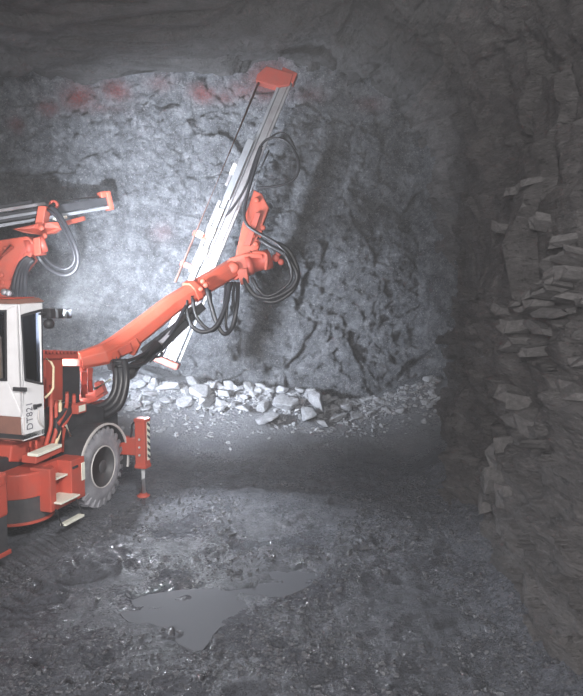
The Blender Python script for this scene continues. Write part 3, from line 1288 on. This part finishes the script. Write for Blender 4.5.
# door hinge bar, handle, grab rails
MB().box(on_rear(21, 389) + nr_ * .02, .20, .03, .05).build('hinge_bar', M['black'], cabo, .006)
hd = MB()
hp = LV(38, 405.5, v_c + .02)
hd.box(hp, .03, .12, .035)
hd.box(hp + Vector((-.01, -.05, -.01)), .04, .05, .06)
hd.build('door_handle', M['black'], cabo, .006)
MB().tube(catmull([LV(39, 410, v_c + .015), LV(38.5, 418, v_c + .03), LV(41, 424, v_c + .03), LV(44, 427, v_c + .015)], 4), .009, 8).build('door_strap', M['fender'], cabo)
MB().tube([LV(46, 358.5, v_c), LV(51, 362, v_c + .06), LV(53.5, 367, v_c + .07), LV(53.2, 388, v_c + .07), LV(51, 392, v_c + .06), LV(45, 398, v_c)], .016, 8).build('grab_rail', M['cream'], cabo)
MB().tube([LV(25.5, 374, v_c - .10), LV(29, 356, v_c - .10), LV(40, 353.5, v_c - .10)], .012, 8).build('inner_rail', M['cream'], cabo)
# lettering up the door
cu_ = bpy.data.curves.new('lettering', 'FONT')
cu_.body = 'DT821'
cu_.size = .17
cu_.extrude = .002
cu_.space_character = 1.05
to = bpy.data.objects.new('lettering_source', cu_)
link(to)
bpy.context.view_layer.update()
tme = bpy.data.meshes.new_from_object(to.evaluated_get(bpy.context.evaluated_depsgraph_get()))
bpy.data.objects.remove(to)
tme.materials.clear()
tme.materials.append(M['text'])
lt = link(bpy.data.objects.new('door_lettering', tme))
lt.parent = cabo
lp = LV(33.0, 429, v_c + .004)
lt.matrix_local = Matrix(((0, 0, 1, lp.x), (0, -1.0, 0, lp.y), (.72, 0, 0, lp.z), (0, 0, 0, 1)))

# --- work lamps on the front corner of the cab
lamp_pts = []
arm = MB()
j0 = LV(43, 313, v_c)
arm.box(j0 + Vector((0, .20, -.01)), .03, .55, .03)
arm.build('lamp_bar', M['black'], cabo)
for px in (49, 57, 65.5):
    p = LV(px, 313.5, v_c)
    lb = MB()
    lb.box(p, .13, .12, .13)
    l_ = lb.build('work_lamp', M['black'], root, .012)
    MB().box(p + Vector((0, .064, 0)), .10, .006, .10).build('lamp_lens', M['lens'], l_)
    lamp_pts.append(p + Vector((0, .10, 0)))
p = LV(48, 324, v_c)
l_ = MB().lathe(p - UY * .05, UY, [(0, .04), (.03, .062), (.10, .066), (.10, .058), (.09, .0001)], 20).build('work_lamp', M['black'], root)
MB().cyl(p + UY * .045, p + UY * .050, .056, 18).build('lamp_lens', M['lens'], l_)
MB().tube([p + UP * .06, LV(46, 314, v_c)], .012, 8).build('lamp_stem', M['black'], root)

# --- stabilising jack
jf = LZ(143.5, 494, .03)
top = jf.copy()
jt = LV(141, 418, jf.x)
jz0 = LV(142, 468, jf.x).z
jk = MB()
jk.box((jf.x, jf.y, (jt.z + jz0) / 2), .17, .16, jt.z - jz0)
jk.box((jf.x, jf.y, jt.z - .03), .19, .18, .05)
jk.box((jf.x, jf.y, jz0 + .03), .19, .18, .06)
jack = jk.build('stabilizer_jack', M['red'], root, .012)
MB().cyl((jf.x, jf.y, .04), (jf.x, jf.y, jz0 + .05), .042, 20).build('jack_rod', M['steel'], jack)
MB().lathe((jf.x, jf.y, -.01), UP, [(0, .10), (.025, .10), (.045, .06), (.06, .05), (.06, .0001)], 24).build('jack_foot', M['red'], jack)
hz0, hz1 = jz0 + .12, jt.z - .06
MB().box((jf.x + .087, jf.y + .03, (hz0 + hz1) / 2), .006, .085, hz1 - hz0).build('hazard_plate', M['pale'], jack)
nst = 6
for k in range(nst):
    zc = hz0 + (hz1 - hz0) * (k + .5) / nst
    MB().prism([(jf.x + .091, jf.y - .012, zc + .01), (jf.x + .091, jf.y - .012, zc + .055), (jf.x + .091, jf.y + .072, zc + .0), (jf.x + .091, jf.y + .072, zc - .045)], (.002, 0, 0)).build('hazard_stripe', M['black'], jack)
br = MB()
bz0, bz1 = LV(128, 456, .05).z, LV(128, 437, .05).z
br.hexa([Vector((-.5, .62, bz0)), Vector((-.5, .74, bz0)), Vector((jf.x - .05, jf.y + .06, bz0 + .03)), Vector((jf.x - .05, jf.y - .06, bz0 + .03))],
        [Vector((-.5, .62, bz1)), Vector((-.5, .74, bz1)), Vector((jf.x - .05, jf.y + .06, bz1 + .0)), Vector((jf.x - .05, jf.y - .06, bz1 + .0))])
br.build('jack_bracket', M['red'], root, .01)
for k in range(3):
    q = Vector((jf.x - .0, jf.y - .085, bz0 + .05 + k * .12))
    MB().cyl(q, q - UY * .015, .018, 8).build('bracket_bolt', M['fender'], jack)
MB().tube(catmull([Vector((jf.x - .1, jf.y, jt.z - .05)), Vector((jf.x - .17, jf.y, jt.z - .12)), Vector((jf.x - .18, jf.y, bz1 + .1)), Vector((jf.x - .2, jf.y, bz1))], 5), .016, 8).build('jack_hose', M['hose'], root)

# --- boom mount
bm_ = MB()
bm_.prism([LV(45, 357, -.62), LV(63, 357, -.62), LV(63, 400, -.62), LV(59, 445, -.62), LV(45, 445, -.62)], (-.5, 0, 0))
mast = bm_.build('boom_mast', M['red'], root, .015)
MB().prism([LV(44, 350, -.58), LV(78, 351, -.58), LV(79, 359, -.58), LV(44, 359, -.58)], (-.6, 0, 0)).build('slew_beam', M['red'], mast, .015)
for k in range(9):
    q = LV(46 + k * 3.6, 352.5, -.575)
    MB().cyl(q, q + VX * .03, .022, 8).build('flange_bolt', M['red'], mast)
MB().prism([LV(63, 366, -.66), LV(80, 366, -.66), LV(80, 402, -.66), LV(63, 402, -.66)], (-.35, 0, 0)).build('dark_panel', M['black'], mast, .01)  # black panel beside the boom mast
hub0 = LY(87, 362, 10.95)
MB().lathe(hub0 - VX * .35, VX, [(0, .15), (.30, .15), (.33, .13), (.33, .09), (.37, .085), (.37, .0001)], 28).build('pivot_boss', M['red'], mast)
cl = MB()
for (x, y0, y1, r) in ((84, 372, 397, .065), (90, 368, 392, .05)):
    cl.cyl(LY(x, y1, 10.95), LY(x, y0, 10.95), r, 16)
cl.build('swing_cylinder', M['red'], mast)
MB().prism([LY(74, 398, 10.9), LY(100, 390, 10.9), LY(104, 396, 10.9), LY(94, 402, 10.9), LY(76, 408, 10.9)], CY * .3).build('foot_bracket', M['red'], mast, .01)
MB().prism([LY(94, 383, 10.85), LY(100, 382, 10.85), LY(104, 392, 10.85), LY(96, 398, 10.85)], CY * .2).build('lug_plate', M['red'], mast, .01)
MB().prism([LY(86, 405, 10.9), LY(99, 404, 10.9), LY(99, 424, 10.9), LY(86, 426, 10.9)], CY * .4).build('front_post', M['red'], mast, .01)
MB().cyl(LY(95, 389, 10.8), LY(111, 379, 10.8), .022, 10).build('link_rod', M['pale'], mast)

# --- main boom: chamfered box beam, thick at the root, slim at the head


def beam(path, hs, ws, ch=.32):
    rings = []
    for i, p in enumerate(path):
        a = (path[min(i + 1, len(path) - 1)] - path[max(i - 1, 0)]).normalized()
        s_ = a.cross(UP).normalized()
        w_ = s_.cross(a).normalized()
        h, w = hs[i] / 2, ws[i] / 2
        c1, c2 = ch * h * 2, ch * w * 2
        rings.append([p + s_ * x_ + w_ * y_ for x_, y_ in ((-w + c2 * .8, h), (w - c2 * .8, h), (w, h - c1), (w, -h + .05), (w - .05, -h), (-w + .05, -h), (-w, -h + .05), (-w, h - c1))])
    return MB().loft(rings)


bp = [LY(80, 360, 10.95), LY(103, 354, 11.1), LY(119, 345, 11.3), LY(148, 323, 11.75), LY(172, 304, 12.15), LY(205, 284, 12.65), LY(238, 265, 13.15)]
boom = beam(bp, [.26, .32, .33, .32, .31, .31, .32], [.34, .38, .38, .36, .34, .34, .34]).build('boom', M['orange'], root, .012)
# sleeve collar half-way, underside trough
ua = (bp[5] - bp[4]).normalized()
q = LY(192, 291, 12.45)
sl = beam([q - ua * .06, q + ua * .06], [.37, .37], [.40, .40])
sl.build('boom_collar', M['orange'], boom, .01)
for k, (x, y) in enumerate(((203, 281), (206, 285), (201, 289))):
    q = LY(x, y, 12.35)
    MB().lathe(q, -CY, [(0, .045), (.05, .045), (.06, .03), (.06, .0001)], 12).build('collar_bolt', M['orange'], boom)
MB().prism([LY(112, 352, 10.95), LY(136, 338, 11.3), LY(140, 345, 11.3), LY(134, 356, 11.2), LY(124, 352, 11.1), LY(112, 366, 10.95)], CY * .12).build('root_cheek', M['orange'], boom, .01)
MB().prism([LY(118, 349, 10.9), LY(130, 343, 11.05), LY(133, 351, 11.05), LY(122, 356, 10.92)], CY * .05).build('cheek_plate', M['red'], boom, .006)
# lift cylinder slung below, dark, with bright rod
c0, c1, c2 = LY(128, 372, 11.15), LY(158, 346, 11.6), LY(192, 309, 12.3)
lc = MB().cyl(c0, c1, .12, 18).build('lift_cylinder', M['black'], boom)
MB().cyl(c1, c2, .055, 14).build('cylinder_rod', M['alud'], lc)
MB().lathe(c0 - CX * .0 + CY * -.12, CY, [(0, .13), (.24, .13), (.24, .0001)], 20).build('cylinder_eye', M['black'], lc)
MB().prism([LY(104, 357, 11.0), LY(116, 355, 11.0), LY(121, 372, 11.0), LY(108, 370, 11.0)], CY * .25).build('cylinder_bracket', M['black'], boom, .01)
trough = MB()
trough.prism([LY(140, 349, 11.55), LY(200, 303, 12.45), LY(205, 309, 12.45), LY(150, 363, 11.55)], CY * .2)
trough.build('hose_trough', M['black'], boom, .01)

# boom head: rotation unit, elbow, knob
hd_ = MB()
hd_.prism([LY(214, 277, 12.95), LY(230, 258, 12.95), LY(242, 254, 12.95), LY(262, 251, 12.95), LY(264, 262, 12.95), LY(250, 272, 12.95), LY(236, 280, 12.95)], CY * .42)
head = hd_.build('boom_head', M['orange'], root, .02)
ax0, ax1 = LY(246, 266, 13.05), LY(272, 258, 13.15)
MB().lathe(ax0, (ax1 - ax0), [(0, .19), (.10, .19), (.11, .165), (.34, .165), (.36, .19), (.47, .19), (.48, .16), (.48, .0001)], 28).build('rotation_motor', M['red'], head)
MB().lathe(LY(234, 268, 12.92), -CY, [(0, .10), (.07, .10), (.09, .07), (.09, .0001)], 18).build('head_pin', M['orange'], head)
MB().tube(catmull([LY(250, 252, 12.9), LY(264, 253, 12.9), LY(267, 258, 12.9), LY(266, 270, 12.9)], 4), .035, 10).build('motor_strap', M['orange'], head)
for (x, y, r) in ((279, 253, .06), (281, 262, .06), (276, 258, .075)):
    q = LY(x, y, 13.1)
    MB().lathe(q + CY * .06, -CY, [(0, r), (.12, r), (.14, r * .6), (.14, .0001)], 14).build('knob', M['red'], head)
MB().prism([LY(236, 269, 12.85), LY(247, 268, 12.85), LY(249, 283, 12.85), LY(241, 285, 12.85)], CY * .2).build('head_lug', M['orange'], head, .015)

# --- feed (the long drilling mast held by the boom)
F0, F1 = LY(168, 363, 13.25), LY(287, 78, 13.75)
fa = (F1 - F0).normalized()
FL = (F1 - F0).length
fs = (CX - fa * CX.dot(fa)).normalized()           # across, to the right in the picture
fd = fa.cross(fs).normalized()
if fd.dot(CY) > 0:
    fd = -fd                                        # towards the camera
AX = (fs, fd, fa)


def fpos(t, s=0.0, d=0.0):
    return F0 + fa * (t * FL) + fs * s + fd * d


def fbar(t0, t1, s, d, ws, wd):
    return MB().box(fpos((t0 + t1) / 2, s, d), ws, wd, (t1 - t0) * FL, AX)


feed = fbar(0, 1, 0.02, 0, .13, .17).build('feed_beam', M['alud'], root, .01)
fbar(0.0, 1.0, -.075, .06, .055, .09).build('rail', M['alu'], feed, .006)
fbar(0.0, 1.0, .115, .06, .05, .06).build('rail', M['alud'], feed, .006)
fbar(0.0, .34, -.19, .03, .11, .14).build('hose_tray', M['alud'], feed, .008)
fbar(.02, .30, .19, .02, .03, .05).build('edge_strip', M['pale'], feed, .004)
fbar(.33, .585, -.16, .09, .10, .12).build('tray_cover', M['alu'], feed, .008)
fbar(.56, .765, -.15, .12, .13, .16).build('rock_drill', M['alu'], feed, .015)
fbar(.60, .68, -.25, .12, .06, .13).build('drill_shank', M['alud'], feed, .01)
fbar(.30, .55, -.27, .02, .07, .08).build('travel_cylinder', M['alud'], feed, .008)
for t, sd in ((.44, .03), (.505, .02), (.37, .04), (.655, -.02)):
    fbar(t - .018, t + .018, -.20 + sd, .17, .13, .04).build('drill_plate', M['pale'], feed, .006)
# thin drill rod standing off the left of the feed, with its holders
MB().cyl(fpos(.25, -.45, .08), fpos(.965, -.45, .08), .026, 12).build('drill_rod', M['brown'], feed)
for t, w_ in ((.315, .34), (.42, .34)):
    fbar(t - .008, t + .008, -.33, .06, w_, .08).build('rod_holder', M['red'], feed, .006)
fbar(.412, .432, -.36, .12, .12, .08).build('rod_clamp', M['pale'], feed, .006)
cz = MB()
cz.prism([fpos(.945, -.50, .16), fpos(.965, -.52, .16), fpos(1.0, -.42, .16), fpos(1.012, .10, .16), fpos(.975, .12, .16), fpos(.955, -.06, .16), fpos(.95, -.25, .16)], -fd * .26)
cz.build('rod_centralizer', M['red'], feed, .012)
fbar(.985, 1.02, .02, 0.02, .30, .24).build('feed_tip', M['red'], feed, .012)
fbar(-.008, .012, -.03, .02, .50, .30).build('feed_foot', M['red'], feed, .012)
fbar(.012, .05, -.22, .06, .07, .1).build('foot_lug', M['red'], feed, .01)
MB().cyl(fpos(.59, .20, .05), fpos(.76, .22, .05), .022, 10).build('hose_guide', M['alud'], feed)
# orange cradle that carries the feed
cr = MB()
cr.prism([LY(254, 190, 13.1), LY(262, 194, 13.1), (LY(269, 208, 13.1)), LY(263, 224, 13.1), LY(261, 240, 13.1), LY(256, 258, 13.05), LY(234, 262, 13.05), LY(243, 222, 13.1)], CY * .34)
cradle = cr.build('feed_cradle', M['orange'], root, .015)
MB().prism([LY(256, 212, 13.0), LY(261, 213, 13.0), LY(250, 246, 13.0), LY(243, 245, 13.0)], CY * .12).build('cradle_rib', M['red'], cradle, .01)
for (x, y) in ((257, 200), (253, 236), (263, 228), (256, 244)):
    MB().lathe(LY(x, y, 13.08), -CY, [(0, .05), (.05, .05), (.06, .03), (.06, .0001)], 12).build('cradle_bolt', M['orange'], cradle)

# hoses of the feed and head
hose([(226, 216, 13.1), (236, 203, 13.1), (246, 186, 13.1), (255, 160, 13.15), (262, 144, 13.2), (272, 138, 13.2), (286, 141, 13.15), (296, 154, 13.1), (299, 168, 13.05), (293, 180, 13.05), (278, 186, 13.05), (258, 188, 13.1)], .024)
hose([(268, 140, 13.25), (278, 133, 13.25), (288, 136, 13.2), (296, 150, 13.18)], .018)
hose([(262, 146, 13.1), (256, 164, 13.1), (247, 196, 13.05), (244, 215, 13.0), (248, 226, 12.98), (260, 234, 12.95), (276, 243, 12.9), (287, 254, 12.85), (289, 262, 12.9)], .030)
hose([(258, 238, 12.98), (270, 246, 12.9), (284, 254, 12.85), (293, 266, 12.85), (297, 277, 12.85), (290, 289, 12.85), (272, 298, 12.85), (256, 296, 12.85), (247, 286, 12.85), (243, 276, 12.9)], .042)
hose([(275, 242, 12.95), (288, 250, 12.9), (296, 265, 12.9), (298, 278, 12.9), (291, 292, 12.9), (274, 302, 12.9), (258, 298, 12.9), (246, 284, 12.9), (240, 275, 12.95)], .042)
hose([(284, 252, 12.8), (291, 268, 12.8), (290, 281, 12.8), (278, 292, 12.8), (266, 296, 12.8), (258, 289, 12.8), (252, 278, 12.85)], .032)
hose([(186, 298, 12.2), (187, 312, 12.15), (192, 326, 12.1), (203, 332, 12.1), (216, 326, 12.15), (226, 305, 12.3), (230, 283, 12.5)], .040)
hose([(192, 296, 12.25), (196, 316, 12.2), (206, 328, 12.2), (214, 330, 12.2), (222, 318, 12.3), (225, 300, 12.4), (226, 284, 12.55)], .034)
hose([(206, 286, 12.4), (211, 305, 12.35), (218, 326, 12.3), (225, 334, 12.3), (232, 327, 12.4), (237, 305, 12.5), (238, 283, 12.7)], .040)
hose([(210, 290, 12.5), (212, 312, 12.45), (216, 322, 12.45), (221, 316, 12.5), (228, 296, 12.6), (232, 282, 12.7)], .030)
hose([(228, 282, 12.5), (227, 306, 12.45), (226, 326, 12.4), (231, 330, 12.45), (236, 318, 12.5), (233, 298, 12.6), (235, 282, 12.7)], .028)
# boom root hoses: thick U from the carrier to the boom
for k, (dx, dy, r) in enumerate(((0, 0, .062), (5, 5, .062), (-5, -5, .055))):
    hose([(70 + dx * .3, 396 + dy, 10.75 + .03 * k), (77 + dx * .4, 406 + dy, 10.7), (90 + dx * .5, 411 + dy * .8, 10.7), (104 + dx * .7, 410 + dy * .8, 10.7), (115 + dx, 402 + dy * .5, 10.72), (120 + dx, 389, 10.78), (121 + dx, 375, 10.85), (119 + dx, 360, 10.95)], r)
hose([(112, 362, 10.85), (130, 360, 11.0), (146, 352, 11.4), (165, 334, 11.8)], .03)
hose([(114, 366, 10.8), (134, 366, 11.0), (148, 360, 11.35), (168, 338, 11.75), (186, 306, 12.15)], .035)

# --- second boom and feed, crossing behind the cab


def LY2(px, py, Y):
    return LY(px, py, Y + 1.05)


def hose2(pts, r=.032, m=None):
    return hose([(x_, y_, Y_ + 1.05) for x_, y_, Y_ in pts], r, m=m)


b2 = MB()
b2.prism([LY2(-24, 262, 12.0), LY2(0, 240, 12.0), LY2(27, 236, 12.0), LY2(33, 241, 12.0), (LY2(31, 258, 12.0)), LY2(20, 272, 12.0), LY2(6, 292, 12.0), LY2(2, 312, 12.0), LY2(-24, 322, 12.0)], CY * .45)
boom2 = b2.build('boom', M['orange'], root, .02)
MB().prism([LY2(24, 244, 11.97), LY2(29, 244, 11.97), LY2(14, 276, 11.97), LY2(8, 280, 11.97)], CY * .06).build('boom_rib', M['red'], boom2, .006)
MB().cyl(LY2(-10, 268, 11.9), LY2(12, 246, 11.9), .05, 14).build('boom_pipe', M['orange'], boom2)
for (x, y) in ((3, 282), (4, 290), (6, 249), (2, 275)):
    MB().lathe(LY2(x, y, 11.98), -CY, [(0, .045), (.04, .045), (.05, .03), (.05, .0001)], 12).build('boom_bolt', M['orange'], boom2)
h2 = MB().lathe(LY2(26, 248, 12.1), (LY2(46, 243, 12.2) - LY2(26, 248, 12.1)), [(0, .17), (.10, .17), (.12, .14), (.26, .14), (.28, .16), (.36, .16), (.37, .1), (.37, .0001)], 24).build('boom_head', M['red'], root)
MB().prism([LY2(33, 238, 12.0), LY2(40, 237, 12.0), LY2(41, 254, 12.0), (LY2(34, 256, 12.0))], CY * .3).build('head_lug', M['orange'], h2, .012)
c2_ = MB()
c2_.prism([LY2(12, 229, 12.2), LY2(36, 224, 12.3), LY2(50, 222, 12.5), LY2(58, 222, 12.6), LY2(60, 228, 12.6), LY2(52, 233, 12.5), LY2(40, 235, 12.3), LY2(24, 233, 12.25)], CY * .22)
cradle2 = c2_.build('feed_cradle', M['orange'], root, .012)
MB().prism([LY2(38, 206, 12.35), LY2(46, 206, 12.35), LY2(42, 230, 12.35), LY2(34, 228, 12.35)], CY * .3).build('cradle_arm', M['orange'], cradle2, .012)
MB().prism([LY2(60, 222, 12.6), LY2(84, 216, 13.2), LY2(84, 220, 13.2), LY2(62, 226, 12.6)], CY * .12).build('cradle_tail', M['orange'], cradle2, .008)
for (x, y) in ((42, 228), (45, 236), (38, 240)):
    MB().lathe(LY2(x, y, 12.2), -CY, [(0, .05), (.05, .05), (.06, .03), (.06, .0001)], 12).build('cradle_bolt', M['orange'], cradle2)
G0, G1 = LY2(-70, 231, 11.5), LY2(108, 202, 13.5)
ga = (G1 - G0).normalized()
gs = (UP - ga * UP.dot(ga)).normalized()
gd = ga.cross(gs).normalized()
if gd.dot(CY) > 0:
    gd = -gd
GLn = (G1 - G0).length
GA = (gs, gd, ga)


def gbar(t0, t1, s_, d_, ws, wd):
    return MB().box(G0 + ga * (GLn * (t0 + t1) / 2) + gs * s_ + gd * d_, ws, wd, (t1 - t0) * GLn, GA)


feed2 = gbar(0, 1, .02, 0, .16, .16).build('feed_beam', M['black'], root, .01)
gbar(0, 1, -.11, .05, .06, .08).build('rail', M['alu'], feed2, .006)
gbar(0, .62, .16, .04, .06, .10).build('rail', M['alud'], feed2, .006)
gbar(0, .58, .02, .10, .05, .04).build('edge_strip', M['alu'], feed2, .004)
MB().cyl(G0 + gs * .27, G1 + gs * .13, .02, 10).build('drill_rod', M['alud'], feed2)
gbar(.0, .55, .23, .0, .07, .10).build('rock_drill', M['black'], feed2, .01)
tip = MB()
tip.box(G1 + gs * .02, .38, .26, .10, GA)
tip.box(G1 + gs * .16 - ga * .1, .12, .22, .12, GA)
tip.build('feed_tip', M['orange'], feed2, .02)
tg = LY2(55, 205, 12.6)
MB().lathe(tg, -CY, [(0, .045), (0, .085), (.10, .085), (.10, .045)], 20, closed=True).build('hose_ring', M['red'], feed2)
gbar(.64, .72, -.16, .08, .06, .1).build('rail_clamp', M['pale'], feed2, .006)
hose2([(50, 206, 12.4), (58, 213, 12.35), (66, 226, 12.3), (74, 243, 12.25), (78, 258, 12.25), (75, 270, 12.25), (65, 275, 12.25), (52, 271, 12.25), (42, 262, 12.25), (37, 254, 12.2)], .045, m=M['hose'])
hose2([(47, 209, 12.45), (56, 216, 12.4), (65, 232, 12.35), (73, 250, 12.3), (74, 262, 12.3), (66, 269, 12.3), (54, 266, 12.3), (44, 257, 12.3)], .035)
for k in range(4):
    hose2([(30 + k * 1.5, 256 + k, 12.05), (22 + k * 2, 262 + k, 12.0), (16 + k * 3, 276, 11.9), (13 + k * 4, 292, 11.8), (12 + k * 4, 312, 11.6)], .05)
for (x, y) in ((6, 292), (10, 293)):
    MB().lathe(LY2(x, y, 11.6), -CY, [(0, .06), (.1, .06), (.12, .03), (.12, .0001)], 12).build('hose_fitting', M['alud'], root)

r0, r1 = LY2(-12, 300, 12.2), Vector((-2.25, .85, 1.45))
beam([r1, r1.lerp(r0, .5), r0 + (r0 - r1) * .08], [.34, .38, .42], [.36, .38, .40]).build('boom_root', M['orange'], boom2, .012)
MB().box(r1 + Vector((.25, 0, -.25)), .9, .5, .8).build('boom_pedestal', M['red'], boom2, .02)
# unseen fill lamps added on a carrier post to soften shadows on the face
post = Vector((-1.80, -.20, 1.2))
MB().tube([post - UP * .2, post + UP * .75], .03, 10).build('added_lamp_post', M['red'], root)
MB().box(post + Vector((.45, -.1, -.15)), 1.1, .3, .12).build('added_post_bracket', M['red'], root, .01)
for dz in (.55, .78):
    p = post + Vector((0, .05, dz))
    l_ = MB().box(p, .16, .12, .16).build('work_lamp', M['black'], root, .012)  # housing of an added fill lamp
    MB().box(p + Vector((0, .064, 0)), .13, .006, .13).build('lamp_lens', M['lens'], l_)
    lamp_pts.append(p + Vector((0, .10, 0)))

# lamp added under the boom, put in to light the near ground
bl = LY(157, 352, 11.75)
blt = M_IN @ PZ(265, 560, 0)
ba = (blt - bl).normalized()
bo = MB().lathe(bl - ba * .10, ba, [(0, .05), (.04, .085), (.16, .09), (.16, .08), (.14, .0001)], 20).build('added_boom_lamp', M['black'], boom)
MB().cyl(bl + ba * .045, bl + ba * .05, .078, 18).build('lamp_lens', M['lens'], bo)
# beams of the cab lamps and of the added boom and post lamps
spot('added_boom_beam', M_IN.inverted() @ (bl + ba * .12), PZ(255, 555, 0), 1050, 72, 1.0, (.85, .91, 1.0), .08)
MW = M_IN.inverted()
for i, (tx, ty, pw, an, sz) in enumerate(((30, 170, 2000, 84, .10), (172, 205, 9000, 62, .12), (245, 215, 900, 84, .08), (225, 215, 3200, 84, .5), (225, 400, 5200, 90, .4))):
    src = MW @ lamp_pts[(0, 1, 2, 4, 3)[i]]
    spot('work_lamp_beam', src, PY(tx, ty, FACE_Y), pw, an, 1.0, (0.82, 0.89, 1.0), sz)
print('machine done')
